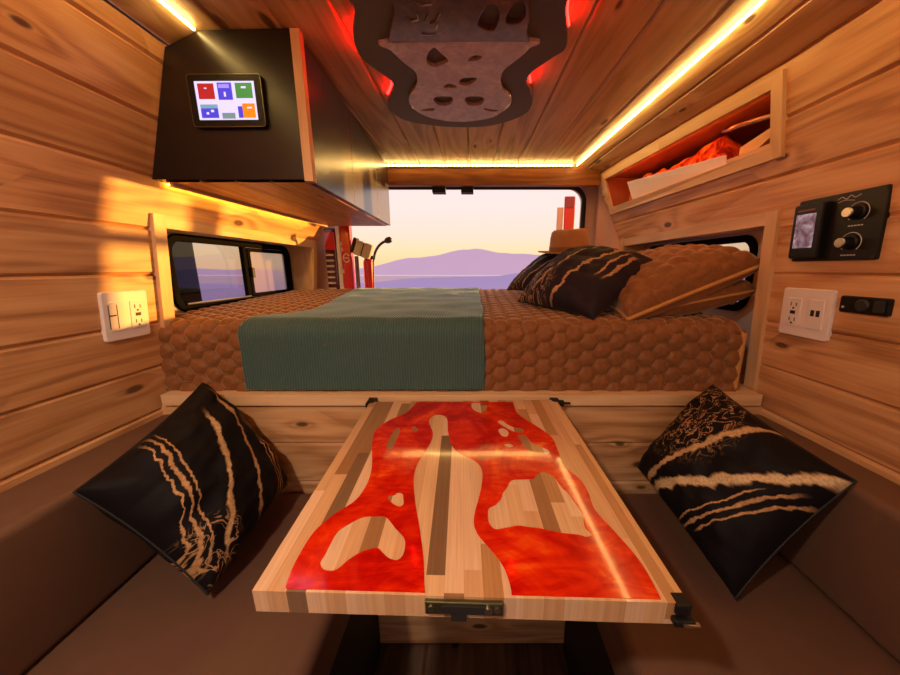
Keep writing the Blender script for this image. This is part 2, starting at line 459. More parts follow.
def uvhexa(P, axis, idx=0):
    P = [Vector(p) for p in P]
    vs, fs, uv = [], [], []
    for f in [(3, 2, 1, 0), (4, 5, 6, 7), (0, 1, 5, 4), (1, 2, 6, 5), (2, 3, 7, 6), (3, 0, 4, 7)]:
        n = len(vs)
        for k in f:
            p = P[k]; o = [p[j] - P[0][j] for j in range(3) if j != axis]
            vs.append(p); uv.append((p[axis] + idx * .7, .3 + o[0] + o[1] + PITCH * idx))
        fs.append((n, n + 1, n + 2, n + 3))
    return (vs, fs, uv)
def join(*gs):
    vs, fs, uv = [], [], []
    for g in gs:
        n = len(vs); vs += list(g[0]); uv += list(g[2]); fs += [tuple(i + n for i in f) for f in g[1]]
    return (vs, fs, uv)
S = 'structure'

# ---- setting: floor, walls, ceiling
YB, YF = 1.755, -1.0
ZF = -1.215
g = boards(lambda a, c, i: Vector((c, a, ZF - i * .3)), [-.95 + .16 * k for k in range(13)], YF, 2.05, seed=1)
mk('floor', g, M['floor'], kind=S)
zs_w = [ZF, -.98, -.86, -.74, -.62, -.50, -.38, -.26, -.141, -.015, .097, .222, .347, .465, .50]
NR = (.895, 1.70, -.334, .112); CR = (.887, 1.70, .289, .426)
g = boards(lambda a, c, i: Vector((wx(1, a, c) + i, a, c)), zs_w, YF, YB, holes=[NR, CR], cuts=[.85, 1.3], seed=2, flip=True)
mk('wall_right', g, M['cedar'], kind=S)
NL = (.895, 1.70, -.334, .105)
g = boards(lambda a, c, i: Vector((wx(-1, a, c) - i, a, c)), zs_w[:-1] + [.507], YF, YB, holes=[NL], cuts=[.85, 1.3], seed=3)
mk('wall_left', g, M['cedar'], kind=S)
cx = [-.645] + [-.017 + .137 * k for k in range(-4, 5)] + [.600]
g = boards(lambda a, c, i: Vector((c * (1 - .14 * max(0, a - .85)), a, ceil_z(a) + i)), cx, YF, YB, cuts=[.8, .85, 1.3], seed=4)
mk('ceiling', g, M['ceiling'], kind=S)
# sloped boards between ceiling and walls, with a small cove for the light strips
def slope(side, name, seed):
    x0 = .590 if side > 0 else -.632
    zs_ = .462 if side > 0 else .505
    def f(a, c, i):
        zs2 = zs_ - (0 if side > 0 else .034 * max(0, a - .87))
        tz = 1 - .14 * max(0, a - .85)
        top = Vector((x0 * tz, a, ceil_z(a) - .001)); bot = Vector((wx(side, a, zs2) - side * .002, a, zs2))
        p = top.lerp(bot, c / .15 if side > 0 else c / .08); nrm = Vector((side * .66, 0, .75))
        return p + nrm * i
    g = boards(f, [0, .062, .15] if side > 0 else [0, .08], YF, YB, cuts=[.8, .85, 1.3], flip=side > 0, seed=seed)
    mk(name, g, M['ceiling'], kind=S)
slope(1, 'trim_1', 5); slope(-1, 'trim_2', 6)
# front of the bed base, facing the seats
g = boards(lambda a, c, i: Vector((a, .837 + i, c)), [ZF, -1.09, -.97, -.85, -.73, -.609, -.487, -.369], -.86, .81, seed=7)
mk('wall_bed_front', g, M['cedar'], kind=S)
mk('trim_3', uvbox((-.842, .826, -.366), (.786, .86, -.336), 0, 3), M['pale'], kind=S, bevel=.003)
# bed platform
mk('bed_platform', uvbox((-.905, .862, -.372), (.88, 1.745, -.337), 0, 5), M['pale'], label='pale wooden bed platform spanning the van under the mattress', cat='bed base')
# header beam over the rear doors
zc_ = ceil_z(1.75)
zt, zb = at(472, 167.5, 'y', 1.735).z, at(472, 185, 'y', 1.735).z
mk('trim_4', uvbox((-.645, 1.735, zb), (.632, 1.775, zt), 0, 9), M['beam'], kind=S, bevel=.004)
mk('trim_5', uvbox((-.60, 1.74, zt), (.55, 1.775, zc_ + .004), 0, 10), M['beam'], kind=S)

# niches: painted lining behind each window opening
def niche(side, y0, y1, z1, depth, name):
    xa0 = lambda y, z: wx(side, y, z)
    xo = side * depth
    vs = []; fs = []
    def quad(*p):
        n = len(vs); vs.extend(p); fs.append((n, n + 1, n + 2, n + 3))
    zl = -.372
    B = lambda y, z: Vector((xo, y, z)); A = lambda y, z: Vector((wx(side, y, z), y, z))
    quad(B(y0, zl), B(y1, zl), B(y1, z1), B(y0, z1))
    quad(A(y0, zl), B(y0, zl), B(y0, z1), A(y0, z1))
    quad(A(y1, zl), B(y1, zl), B(y1, z1), A(y1, z1))
    quad(A(y0, z1), B(y0, z1), B(y1, z1), A(y1, z1))
    return vs, fs
def rect_hole(side, depth, y0, y1, zl, z1, hole, r, mat, name):
    """window wall with a rounded hole: plane x = depth"""
    fr = (Vector((side * depth, 0, 0)), Vector((0, 1, 0)), Vector((0, 0, 1)), Vector((side, 0, 0)))
    hy0, hy1, hz0, hz1 = hole
    loops = [[(y0, zl), (y1, zl), (y1, z1), (y0, z1)], rrect(hy1 - hy0, hz1 - hz0, r, 6, (hy0 + hy1) / 2, (hz0 + hz1) / 2)]
    return mk(name, flat_curve(loops, fr, 0, .03), mat, kind=S)
DL, DR = .92, .885
WL = (1.005, 1.672, -.135, .098); WR = (1.045, 1.68, -.135, .098)
def lining(side, y0, y1, z1, depth, name, wood_end):
    xo = side * depth; mb = MB(); zl = -.338
    xi = lambda y, z: wx(side, y, z)
    t = .012
    mb.hexa([(xi(y0, zl), y0 - t, zl), (xo, y0 - t, zl), (xo, y0, zl), (xi(y0, zl), y0, zl), (xi(y0, z1), y0 - t, z1), (xo, y0 - t, z1), (xo, y0, z1), (xi(y0, z1), y0, z1)])
    mb.hexa([(xi(y0, z1), y0, z1), (xo, y0, z1), (xo, y1, z1), (xi(y1, z1), y1, z1), (xi(y0, z1), y0, z1 + t), (xo, y0, z1 + t), (xo, y1, z1 + t), (xi(y1, z1), y1, z1 + t)])
    mk(name, mb.geo(), M['panelgrey'], kind=S)
    e = uvhexa([(xi(y1, zl), y1, zl), (xo, y1, zl), (xo, y1 + t, zl), (xi(y1, zl), y1 + t, zl), (xi(y1, z1), y1, z1), (xo, y1, z1), (xo, y1 + t, z1), (xi(y1, z1), y1 + t, z1)], 2, 4)
    mk(wood_end, e, M['pale'], kind=S)
lining(-1, .895, 1.70, .105, DL, 'trim_6', 'trim_7')
lining(1, .895, 1.70, .112, DR, 'trim_8', 'trim_9')
rect_hole(-1, DL, .88, 1.715, -.40, .12, WL, .05, M['panelgrey'], 'wall_window_left')
rect_hole(1, DR, .88, 1.715, -.40, .125, WR, .05, M['panelgrey'], 'wall_window_right')
# wooden frames on the wall round the niches and the cubby
def wall_frame(side, y0, y1, z0, z1, w, name, bottom=False, right=True, pr=.010, idx=0, mat='pale'):
    def bar(ya, yb, za, zb, ax, k):
        P = []
        for z in (za, zb):
            P += [(wx(side, ya, z) - side * pr, ya, z), (wx(side, ya, z) + side * .012, ya, z), (wx(side, yb, z) + side * .012, yb, z), (wx(side, yb, z) - side * pr, yb, z)]
        return uvhexa(P, ax, idx + k)
    gs = [bar(y0, y0 + w, z0, z1, 2, 1), bar(y0 + w, (y0 + y1) / 2, z1 - w, z1, 1, 2), bar((y0 + y1) / 2, y1 - w, z1 - w, z1, 1, 2)]
    if right: gs.append(bar(y1 - w, y1, z0, z1, 2, 3))
    if bottom: gs.append(bar(y0 + w, y1 - w, z0, z0 + w, 1, 4))
    mk(name, join(*gs), M[mat], kind=S, bevel=.002)
wall_frame(-1, .862, 1.735, -.334, .135, .033, 'trim_10', idx=20)
wall_frame(1, .862, 1.735, -.334, .142, .033, 'trim_11', idx=26)
wall_frame(1, .858, 1.73, .263, .446, .028, 'trim_12', bottom=True, idx=32)

# windows
def window(side, depth, W, name, split, dark_to=None):
    y0, y1, z0, z1 = W; w, h = y1 - y0, z1 - z0; cy, cz = (y0 + y1) / 2, (z0 + z1) / 2
    X = Vector((0, 1, 0)); Y = Vector((0, 0, 1)); Z = Vector((-side, 0, 0)); O = Vector((side * depth, cy, cz))
    fr = (O, X, Y, Z)
    root = mk(name, flat_curve([rrect(w + .012, h + .012, .055), rrect(w - .03, h - .03, .04)], fr, -.02, .010, .003), M['winblack'], kind=S)
    def pane(n, a0, a1, mat, d):
        mk(n, MB().fbox(fr, (a0 - cy, -h / 2 + .004, d), (a1 - cy, h / 2 - .004, d + .004)).geo(), mat, root, kind=S)
    if dark_to:
        pane('tinted_pane', y0 + .01, dark_to, M['glass_dk'], -.012)
        pane('pane', dark_to, split, M['glass'], -.012)
    else:
        pane('pane', y0 + .01, split, M['glass'], -.012)
    pane('insect_screen' if side < 0 else 'tinted_pane', split, y1 - .01, M['screen'] if side < 0 else M['glass_dk'], -.004)
    # sliding sash frame and lock rail
    a0, a1 = split - .006 - cy, w / 2 - .022
    sash = flat_curve([rrect(a1 - a0, h - .034, .012, 4, (a0 + a1) / 2, 0), rrect(a1 - a0 - .034, h - .064, .008, 4, (a0 + a1) / 2, 0)], fr, -.006, .006, .0015)
    mk('sash_frame', sash, M['winblack'], root, kind=S)
    mb = MB(); mb.fbox(fr, (split - cy - .030, -h / 2 + .012, -.012), (split - cy - .008, h / 2 - .012, .004)); mk('mullion', mb.geo(), M['winblack'], root, kind=S, bevel=.002)
    mb = MB(); mb.fbox(fr, (split - cy - .004, -.02, .006), (split - cy + .012, .02, .016)); mk('latch', mb.geo(), M['black_rub'], root, kind=S, bevel=.002)
    mb = MB(); mb.tube([O + X * (-w / 2 + .03) + Y * (-h / 2 + .022) + Z * .012, O + X * (split - cy - .03) + Y * (-h / 2 + .022) + Z * .012], .004); mk('pull_rail', mb.geo(), M['metal'], root, kind=S)
    return root
window(-1, DL, WL, 'window_1', 1.372, 1.12)
window(1, DR, WR, 'window_2', 1.36)

# cubby box behind the upper right opening
y0, y1, z0, z1 = CR; xo = 1.0
mb = MB()
mb.box((xo, y0 - .01, z0 - .01), (xo + .012, y1 + .01, z1 + .01))
mb.hexa([(wx(1, y0, z1) + .004, y0, z1), (xo, y0, z1), (xo, y1, z1), (wx(1, y1, z1) + .004, y1, z1), (wx(1, y0, z1) + .004, y0, z1 + .01), (xo, y0, z1 + .01), (xo, y1, z1 + .01), (wx(1, y1, z1) + .004, y1, z1 + .01)])
mb.hexa([(wx(1, y0, z0) + .004, y0, z0 - .01), (xo, y0, z0 - .01), (xo, y1, z0 - .01), (wx(1, y1, z0) + .004, y1, z0 - .01), (wx(1, y0, z0) + .004, y0, z0), (xo, y0, z0), (xo, y1, z0), (wx(1, y1, z0) + .004, y1, z0)])
for ya, yb in ((y0 - .01, y0), (y1, y1 + .01)):
    mb.hexa([(wx(1, ya, z0) + .004, ya, z0), (xo, ya, z0), (xo, yb, z0), (wx(1, ya, z0) + .004, yb, z0), (wx(1, ya, z1) + .004, ya, z1), (xo, ya, z1), (xo, yb, z1), (wx(1, ya, z1) + .004, yb, z1)])
t_ = plain('cubby_ply', srgb(150, 92, 56), .6); mk('trim_13', mb.geo(), t_, kind=S)

# rear of the van: door opening with rounded corners, black seal
fr = (Vector((0, 1.87, 0)), Vector((1, 0, 0)), Vector((0, 0, 1)), Vector((0, 1, 0)))
hx0, hx1, hz0, hz1 = -.70, .603, -.36, at(472, 187.5, 'y', 1.87).z
M['pinkwall'] = plain('pink_cream_pillar', srgb(226, 186, 168), .5)
mk('wall_rear', flat_curve([[(-1.0, ZF), (.95, ZF), (.95, .75), (-1.0, .75)], rrect(hx1 - hx0, hz1 - hz0, .075, 8, (hx0 + hx1) / 2, (hz0 + hz1) / 2)], fr, 0, .05), M['pinkwall'], kind=S)
lp = rrect(hx1 - hx0, hz1 - hz0, .075, 8, (hx0 + hx1) / 2, (hz0 + hz1) / 2)
mk('trim_14', MB().tube([Vector((a, 1.865, b)) for a, b in lp], .013, 8, closed=True).geo(), M['black_rub'], kind=S, smooth=True)
# connecting side panels between the wood walls and the rear pillar, and the roof strip
mb = MB()
mb.box((.80, YB, ZF), (.815, 1.87, .5)); mb.box((-.90, YB, ZF), (-.885, 1.87, .5))
mb.box((-.9, YB + .01, .50), (.81, 1.875, .52)); mb.box((.66, 1.80, -.34), (.80, 1.815, .47))
mk('wall_rear_side', mb.geo(), M['pinkwall'], kind=S)
mk('trim_15', MB().box((-.885, 1.75, -.372), (.795, 1.87, -.34)).geo(), M['black_rub'], kind=S)
fr = (Vector((0, YF, 0)), Vector((1, 0, 0)), Vector((0, 0, 1)), Vector((0, -1, 0)))
mk('cab_light_block', flat_curve([[(-1.0, ZF), (1.0, ZF), (1.0, .62), (-1.0, .62)], rrect(1.15, 1.0, .05, 6, 0, -.02)], fr, 0, .03), M['panelgrey'], kind=S)  # unseen partition added to cut front daylight; its opening sets how much enters
# outer skin keeps daylight out of the wall cavity
mb = MB()
mb.box((-1.2, YF, .78), (1.2, 2.01, .80))
mk('roof', mb.geo(), M['black_rub'], kind=S)

# ------------------------------------------------------------------ light strips
def strip(name, geo, mat, label):
    return mk(name, geo, mat, label=label, cat='light strip')
def cove(side, ya, yb):
    x0 = .585 if side > 0 else -.626
    k = lambda y: (1 - .14 * max(0, y - .85))
    pts = [ya] + ([.86] if ya < .86 < yb - .02 else []) + ([1.3] if yb > 1.3 else []) + [yb]
    mb = MB()
    for a, b in zip(pts, pts[1:]):
        P = []
        for dz in (-.010, -.006):
            P += [(x0 * k(a) - .0022, a, ceil_z(a) + dz), (x0 * k(a) + .0022, a, ceil_z(a) + dz), (x0 * k(b) + .0022, b, ceil_z(b) + dz), (x0 * k(b) - .0022, b, ceil_z(b) + dz)]
        mb.hexa(P)
    return mb.geo()
strip('light_strip', cove(1, -.6, 1.73), M['led'], 'warm light strip along the right edge of the ceiling')
strip('light_strip', cove(-1, -.6, .86), M['led'], 'warm light strip along the left ceiling edge, ending at the cabinet')
root = empty('light_strip', (0, 1.73, ceil_z(1.73) - .012), 'dotted warm light strip across the rear ceiling above the beam', 'light strip')
mk('backing', MB().box((-.55, 1.727, ceil_z(1.727) - .015), (.50, 1.736, ceil_z(1.727) - .003)).geo(), M['pale'] and plain('strip_backing', srgb(230, 190, 120), .5), root)
mb = MB()
for k in range(58):
    x = -.535 + k * .0178
    mb.box((x, 1.721, ceil_z(1.727) - .011), (x + .008, 1.727, ceil_z(1.727) - .0065))
mk('diodes', mb.geo(), M['led_back'], root, kind='stuff')
mb = MB(); 
zz = .2105
a, b = .90, 1.60
mb.hexa([(wx(-1, a, zz) + .006, a, zz - .0015), (wx(-1, a, zz) + .016, a, zz - .0015), (wx(-1, b, zz) + .016, b, zz - .0015), (wx(-1, b, zz) + .006, b, zz - .0015),
         (wx(-1, a, zz) + .006, a, zz + .0015), (wx(-1, a, zz) + .016, a, zz + .0015), (wx(-1, b, zz) + .016, b, zz + .0015), (wx(-1, b, zz) + .006, b, zz + .0015)])
strip('light_strip', mb.geo(), M['led_cab'], 'yellow light strip under the overhead cabinet against the left wall')
strip('light_strip', MB().hexa([(wx(1, a, .41) + .006, a, .4205 + dz) if k < 2 else (wx(1, a, .41) + .014, a, .4205 + dz) for dz in (0, .004) for k, a in enumerate((.93, 1.64, 1.64, .93))]).geo(), M['led_orange'], 'orange red light strip inside the upper right wall cubby')

mb = MB(); v_ = lambda y, z, k: (wx(-1, y, .205) + k, y, z)
mb.hexa([v_(.875, .199, .036), v_(.875, .199, .044), v_(1.70, .199, .044), v_(1.70, .199, .036), v_(.875, .209, .036), v_(.875, .209, .044), v_(1.70, .209, .044), v_(1.70, .209, .036)])
LIP = mb.geo()
# ------------------------------------------------------------------ overhead cabinet
cab = empty('overhead_cabinet', (-.6, .87, .205), 'dark laminate overhead cabinet with wooden underside, high on the left wall', 'cabinet')
YC0, YC1 = .868, 1.728
def cab_x(y): return -.414 - .016 * (y - YC0) / (YC1 - YC0)
zb0, zb1 = .214, .214
def sect(y, zb):
    return [(wx(-1, y, zb) + .001, zb), (cab_x(y), zb), (cab_x(y), ceil_z(y) - .002), (-.622 * (1 - .14 * max(0, y - .85)), ceil_z(y) - .006), (wx(-1, y, .495 - .034 * (y - .87)) + .006, .494 - .034 * (y - .87))]
a = sect(YC0 + .012, zb0); b = sect(YC1, zb1)
n = 5
vs = [Vector((x, YC0 + .012, z)) for x, z in a] + [Vector((x, YC1, z)) for x, z in b]
fs = [tuple(range(n))[::-1], tuple(range(n, 2 * n))] + [(i, (i + 1) % n, n + (i + 1) % n, n + i) for i in range(n)]
mk('carcass', (vs, fs), M['laminate'], cab)
# end panel with pale edge
e = sect(YC0, zb0)
fr = (Vector((0, YC0 + .012, 0)), Vector((1, 0, 0)), Vector((0, 0, 1)), Vector((0, -1, 0)))
mk('end_panel', MB().prism(e, fr, 0, .014).geo(), M['laminate'], cab)
x1 = cab_x(YC0)
mk('edge_strip', uvhexa([(x1 + .001, YC0 - .003, zb0 - .004), (x1 + .022, YC0 - .003, zb0 - .004), (x1 + .022, YC0 + .016, zb0 - .004), (x1 + .001, YC0 + .016, zb0 - .004), (x1 + .001, YC0 - .003, ceil_z(.87) - .002), (x1 + .022, YC0 - .003, ceil_z(.87) - .002), (x1 + .022, YC0 + .016, ceil_z(.87) - .002), (x1 + .001, YC0 + .016, ceil_z(.87) - .002)], 2, 50), M['pale'], cab, label='pale wood edge strip')
ys = [YC0 + .018, 1.19, 1.50, YC1]
for k in range(3):
    ya, yb = ys[k] + .0015, ys[k + 1] - .0015
    za = zb0 + (zb1 - zb0) * (ya - YC0) / (YC1 - YC0); zb_ = zb0 + (zb1 - zb0) * (yb - YC0) / (YC1 - YC0)
    mk('door', MB().hexa([(cab_x(ya), ya, za - .004), (cab_x(ya) + .018, ya, za - .004), (cab_x(yb) + .018, yb, zb_ - .004), (cab_x(yb), yb, zb_ - .004),
                          (cab_x(ya), ya, ceil_z(ya) - .012), (cab_x(ya) + .018, ya, ceil_z(ya) - .012), (cab_x(yb) + .018, yb, ceil_z(yb) - .012), (cab_x(yb), yb, ceil_z(yb) - .012)]).geo(), M['gloss'], cab, bevel=.0015)
def um(a, c, i):
    z = zb0 + (zb1 - zb0) * (a - YC0) / (YC1 - YC0) - .006 + i
    xl = wx(-1, a, z) + .03; return Vector((xl + (cab_x(a) - xl) * c, a, z))
mk('underside', boards(um, [0, .25, .5, .75, 1.], YC0 + .002, YC1, seed=9), M['ceiling'], cab, label='wooden board underside')

mk('light_valance', LIP, M['pale_plain'], cab)
# tablet on the end of the cabinet
yT = YC0 - .004
c4 = [at(u, v, 'y', yT) for u, v in ((191, 76), (264, 75.5), (267.5, 128.5), (194.5, 129))]
ctr = sum(c4, Vector()) / 4
X = ((c4[1] + c4[2]) / 2 - (c4[0] + c4[3]) / 2); wT = X.length; X.normalize()
Yv = ((c4[0] + c4[1]) / 2 - (c4[3] + c4[2]) / 2); hT = Yv.length; Yv = Vector((-X.z, 0, X.x)); Z = Vector((0, -1, 0))
fr = (ctr, X, Yv, Z)
tab = mk('tablet', flat_curve([rrect(wT, hT, .008)], fr, -.002, .009, .002), M['black'], label='small tablet with a lit screen of coloured tiles, on the cabinet end', cat='tablet')
mk('bezel', flat_curve([rrect(wT - .001, hT - .001, .0075), rrect(wT - .004, hT - .004, .006)], fr, .009, .0096), M['brass'], tab)
def scr(nm, c, s=1.): 
    if nm not in M: M[nm] = emit(nm, srgb(*c), s)
    return M[nm]
sw, sh = wT * .80, hT * .72
def sp(x0, y0, x1, y1): return ((x0 - .5) * sw, (.5 - y1) * sh), ((x1 - .5) * sw, (.5 - y0) * sh)
def tile(nm, r, col, d):
    (ax, ay), (bx, by) = sp(*r)
    return mk(nm, MB().fbox(fr, (ax, ay, .009), (bx, by, d)).geo(), col, screen)
screen = mk('screen', MB().fbox(fr, (-sw / 2, -sh / 2, .0088), (sw / 2, sh / 2, .0095)).geo(), scr('scr_white', (214, 200, 240), .95), tab)
tile('tile', (.05, .06, .32, .46), scr('scr_red', (168, 26, 30)), .0100)
tile('tile', (.38, .04, .62, .48), scr('scr_blue', (66, 56, 190)), .0100)
tile('tile', (.40, .08, .58, .18), scr('scr_lilac', (150, 130, 236)), .0103)
tile('tile', (.68, .05, .96, .44), scr('scr_green', (52, 124, 56)), .0100)
tile('tile', (.05, .62, .34, .95), scr('scr_blue', (66, 56, 190)), .0100)
tile('tile', (.05, .60, .34, .70), scr('scr_teal', (110, 146, 160)), .0102)
tile('tile', (.40, .82, .62, .97), scr('scr_grey', (110, 128, 126)), .0100)
tile('tile', (.68, .65, .78, .95), scr('scr_blue', (66, 56, 190)), .0100)
tile('tile', (.76, .58, .97, .95), scr('scr_orange', (250, 122, 10)), .0103)
for r in ((.16, .17, .20, .20), (.78, .14, .86, .19), (.84, .67, .92, .71), (.14, .80, .18, .86), (.22, .74, .27, .80), (.48, .28, .51, .40)):
    tile('tile', r, scr('scr_white', (214, 200, 240), .95), .0106)

# ------------------------------------------------------------------ ceiling panel (shaped, two layers, red light behind)
ZP = .498
def cpx(pts, z): return [(lambda p: (p.x, p.y))(at(u, v, 'z', z)) for u, v in pts]
outl = [(350, 0), (355, 13), (353, 30), (355, 45), (363, 60), (383, 75), (393, 85), (390, 97), (388, 105), (395, 115), (410, 122), (440, 126.5), (467, 127.5), (490, 126), (513, 120), (528, 112), (533, 100), (530, 90), (527, 82), (533, 72), (553, 58), (565, 50), (568, 37), (566, 20), (568, 0)]
o2 = cpx(outl, ZP); ym = .74
full = o2 + [(x, 2 * ym - y) for x, y in o2[::-1]]
full = [p for i, p in enumerate(full) if i == 0 or (Vector(p) - Vector(full[i - 1])).length > .012]
fr = (Vector((0, 0, ZP)), Vector((1, 0, 0)), Vector((0, 1, 0)), Vector((0, 0, 1)))
cp = empty('ceiling_panel', (0, .74, ZP), 'curvy charcoal ceiling panel with a mauve cut-out plate and red glow behind', 'ceiling panel')
mk('backboard', flat_curve([smooth_poly(full, 5)], fr, 0, .012, .002), M['fanblack'], cp)
inl = [(388, 43), (391, 51), (397, 57), (406, 65), (415, 72), (417, 80), (415, 88), (409, 97), (410, 105), (416, 111), (427, 117), (445, 121), (465, 122), (485, 119.5), (497, 115.5), (510, 105), (511, 97), (504, 91), (501, 82), (503, 72), (512, 64), (521, 57), (529, 49), (530, 42)]
hol = [[(427, 62), (428, 54), (434, 48), (439, 52), (448, 61), (442, 65), (433, 67)],
       [(468, 61), (474, 56), (482, 57), (476, 61)],
       [(444, 88), (447, 84.5), (453, 85), (457, 87.5), (450, 88.5)],
       [(459, 84), (462, 79), (470, 78), (477, 78.5), (473, 83), (466, 86)],
       [(434, 101), (437, 97), (450, 97), (453, 100), (449, 105), (440, 105.5)],
       [(465, 101), (468, 97), (480, 97), (484, 100), (480, 105), (470, 105.5)],
       [(421, 110.5), (427, 109), (434, 108.5), (433, 111), (427, 111)],
       [(484, 108.5), (491, 109.5), (498, 110.5), (492, 112), (486, 110.5)]]
ZI = ZP - .010
fr2 = (Vector((0, 0, ZI)), fr[1], fr[2], fr[3])
mk('front_plate', flat_curve([smooth_poly(cpx(inl, ZI), 4)] + [smooth_poly(cpx(h, ZI), 4) for h in hol], fr2, 0, .010, .0015), M['stone'], cp, label='mauve marbled plate with cut-outs')
nr = [(529, 41), (527, 30), (530, 18), (529, 0)]; nl = [(393, 0), (395, 10), (391, 25), (388, 41)]
a = cpx(nl, ZI)[::-1] ; b = cpx(nr, ZI)[::-1]
near = [cpx([(388, 41)], ZI)[0], cpx([(391, 25)], ZI)[0], cpx([(395, 10)], ZI)[0], cpx([(393, 0)], ZI)[0], (-.14, .60), (-.20, .44), (-.12, .30), (.08, .30), (.15, .44), (.10, .60), cpx([(529, 0)], ZI)[0], cpx([(530, 18)], ZI)[0], cpx([(527, 30)], ZI)[0], cpx([(529, 41)], ZI)[0]]
nh = [[(478, 24), (484, 10), (494, 5), (500, 14), (494, 30), (486, 30)], [(506, 22), (512, 6), (524, 3), (526, 14), (518, 24)]]
mk('near_plate', flat_curve([near] + [smooth_poly(cpx(h, ZI - .002), 4) for h in nh], (Vector((0, 0, ZI - .002)), fr[1], fr[2], fr[3]), 0, .012, .0015), M['stone_dk'], cp, label='dark wine plate with cut-outs')
mb = MB()
for q in ([(406, 19), (412, 22), (418, 20), (417, 14)], [(430, 24), (436, 21), (440, 13)], [(436, 30), (437, 24)], [(422, 35), (428, 36), (436, 35.5)], [(414, 2), (422, 6), (432, 5)], [(425, 22), (428, 15)]):
    mb.tube([at(u, v, 'z', ZI - .004) for u, v in q], .0016, 6)
mk('scroll_line', mb.geo(), M['metal'], cp, label='thin pale engraved scroll lines')
# short red strips fixed behind the panel near its waists
for k, L in enumerate(([(356, 40), (357, 50), (366, 64)], [(391, 86), (392, 93), (388, 101)], [(568, 6), (566, 20), (568, 36)], [(534, 72), (529, 80), (530, 90)])):
    for mir_ in (0, 1):
        pts = [at(u, v, 'z', ZP) for u, v in L]
        pts = [Vector((p.x, 2 * ym - p.y if mir_ else p.y, ZP + .021)) for p in pts]
        mk('glow_strip', MB().tube(smooth_poly(pts, 4, False), .004, 6).geo(), M['led_red'], cp, label='short red light strip behind the panel')
for x, y in ((-.12, 1.1), (.09, 1.1), (-.14, .5), (.10, .5)): mk('standoff', MB().cyl((x, y, ZP + .010), (x, y, ceil_z(y) + .001), .014).geo(), M['black'], cp)

# ------------------------------------------------------------------ wall fittings
def wframe(side, y, z):
    e = .02
    O = Vector((wx(side, y, z), y, z))
    up = (Vector((wx(side, y, z + e), y, z + e)) - Vector((wx(side, y, z - e), y, z - e))).normalized()
    X = Vector((0, 1 if side < 0 else -1, 0)); Z = X.cross(up).normalized()
    return (O, X, up, Z)
# right outlet plate
fr = wframe(1, .760, -.104)
o = mk('wall_outlet', flat_curve([rrect(.116, .114, .006)], fr, -.004, .007, .002), M['white'], label='white double wall plate on the right wall under the control panel', cat='outlet')
def duplex(par, fr, cx):
    mk('socket', flat_curve([rrect(.034, .068, .004, 4, cx, 0)], fr, .006, .0085, .001), M['white'], par)
    mb = MB()
    for sy in (-1, 1):
        cy = sy * .018
        mb.fbox(fr, (cx - .0075, cy - .003, .0082), (cx - .0055, cy + .006, .009)); mb.fbox(fr, (cx + .0055, cy - .003, .0082), (cx + .0075, cy + .005, .009))
        O, X, Y, Z = fr; mb.cyl(O + X * cx + Y * (cy - .008) + Z * .0082, O + X * cx + Y * (cy - .008) + Z * .009, .0025, 10)
    mk('slot', mb.geo(), M['slot'], par)
    mk('reset_button', MB().fbox(fr, (cx - .006, -.004, .008), (cx + .006, .004, .0095)).geo(), M['slot'], par)
duplex(o, fr, -.026)
mk('usb_socket', flat_curve([rrect(.034, .068, .004, 4, .026, 0)], fr, .006, .0085, .001), M['white'], o)
mb = MB(); mb.fbox(fr, (.016, -.004, .0082), (.024, .010, .009)); mb.fbox(fr, (.028, -.004, .0082), (.036, .010, .009)); mk('port', mb.geo(), M['slot'], o)
# left outlet plate
fr = wframe(-1, .774, -.110)
o = mk('wall_outlet', flat_curve([rrect(.104, .114, .006)], fr, -.004, .007, .002), M['white'], label='white double wall plate on the left wall before the bed niche', cat='outlet')
duplex(o, fr, .024)
mk('rocker', flat_curve([rrect(.034, .068, .004, 4, -.024, 0)], fr, .006, .0085, .001), M['white'], o)
mb = MB(); mb.fbox(fr, (-.040, .002, .0082), (-.026, .005, .009)); mb.fbox(fr, (-.024, -.028, .0082), (-.0225, .028, .009)); mb.fbox(fr, (-.042, -.028, .0082), (-.0405, .028, .009)); mk('slot', mb.geo(), M['slot'], o)
# control panel
fr = wframe(1, .727, .084)
pw, ph = .170, .136
def pbox(*a): return MB().fbox(fr, *a).geo()
cpn = mk('control_panel', flat_curve([rrect(pw, ph, .004)], fr, -.004, .006, .0015), M['black'], label='black control panel with a small display and two knobs on the right wall', cat='control panel')
mk('display_housing', flat_curve([rrect(.066, .118, .005, 4, -.046, -.002)], fr, .005, .022, .003), M['black'], cpn)
def mat_lcd():
    t = NT('dim_display'); n = t.noise(t.obj(), 46., 2., .5, .8)
    t.set(Base_Color=(.01, .01, .01, 1), Roughness=.2, Emission_Color=t.ramp(n, [(.36, srgb(96, 62, 70)), (.5, srgb(136, 98, 108)), (.68, srgb(190, 164, 174))]), Emission_Strength=.6)
    return t.m
M['lcd'] = mat_lcd()
mk('display', pbox((-.070, -.038, .0215), (-.026, .036, .0226)), M['lcd'], cpn)
mk('brand_stripe', pbox((-.068, .042, .0215), (-.030, .046, .0225)), plain('dull_red_print', srgb(130, 60, 56), .5), cpn)
M['print'] = plain('pale_print', srgb(196, 186, 184), .5)
O, X, Y, Z = fr
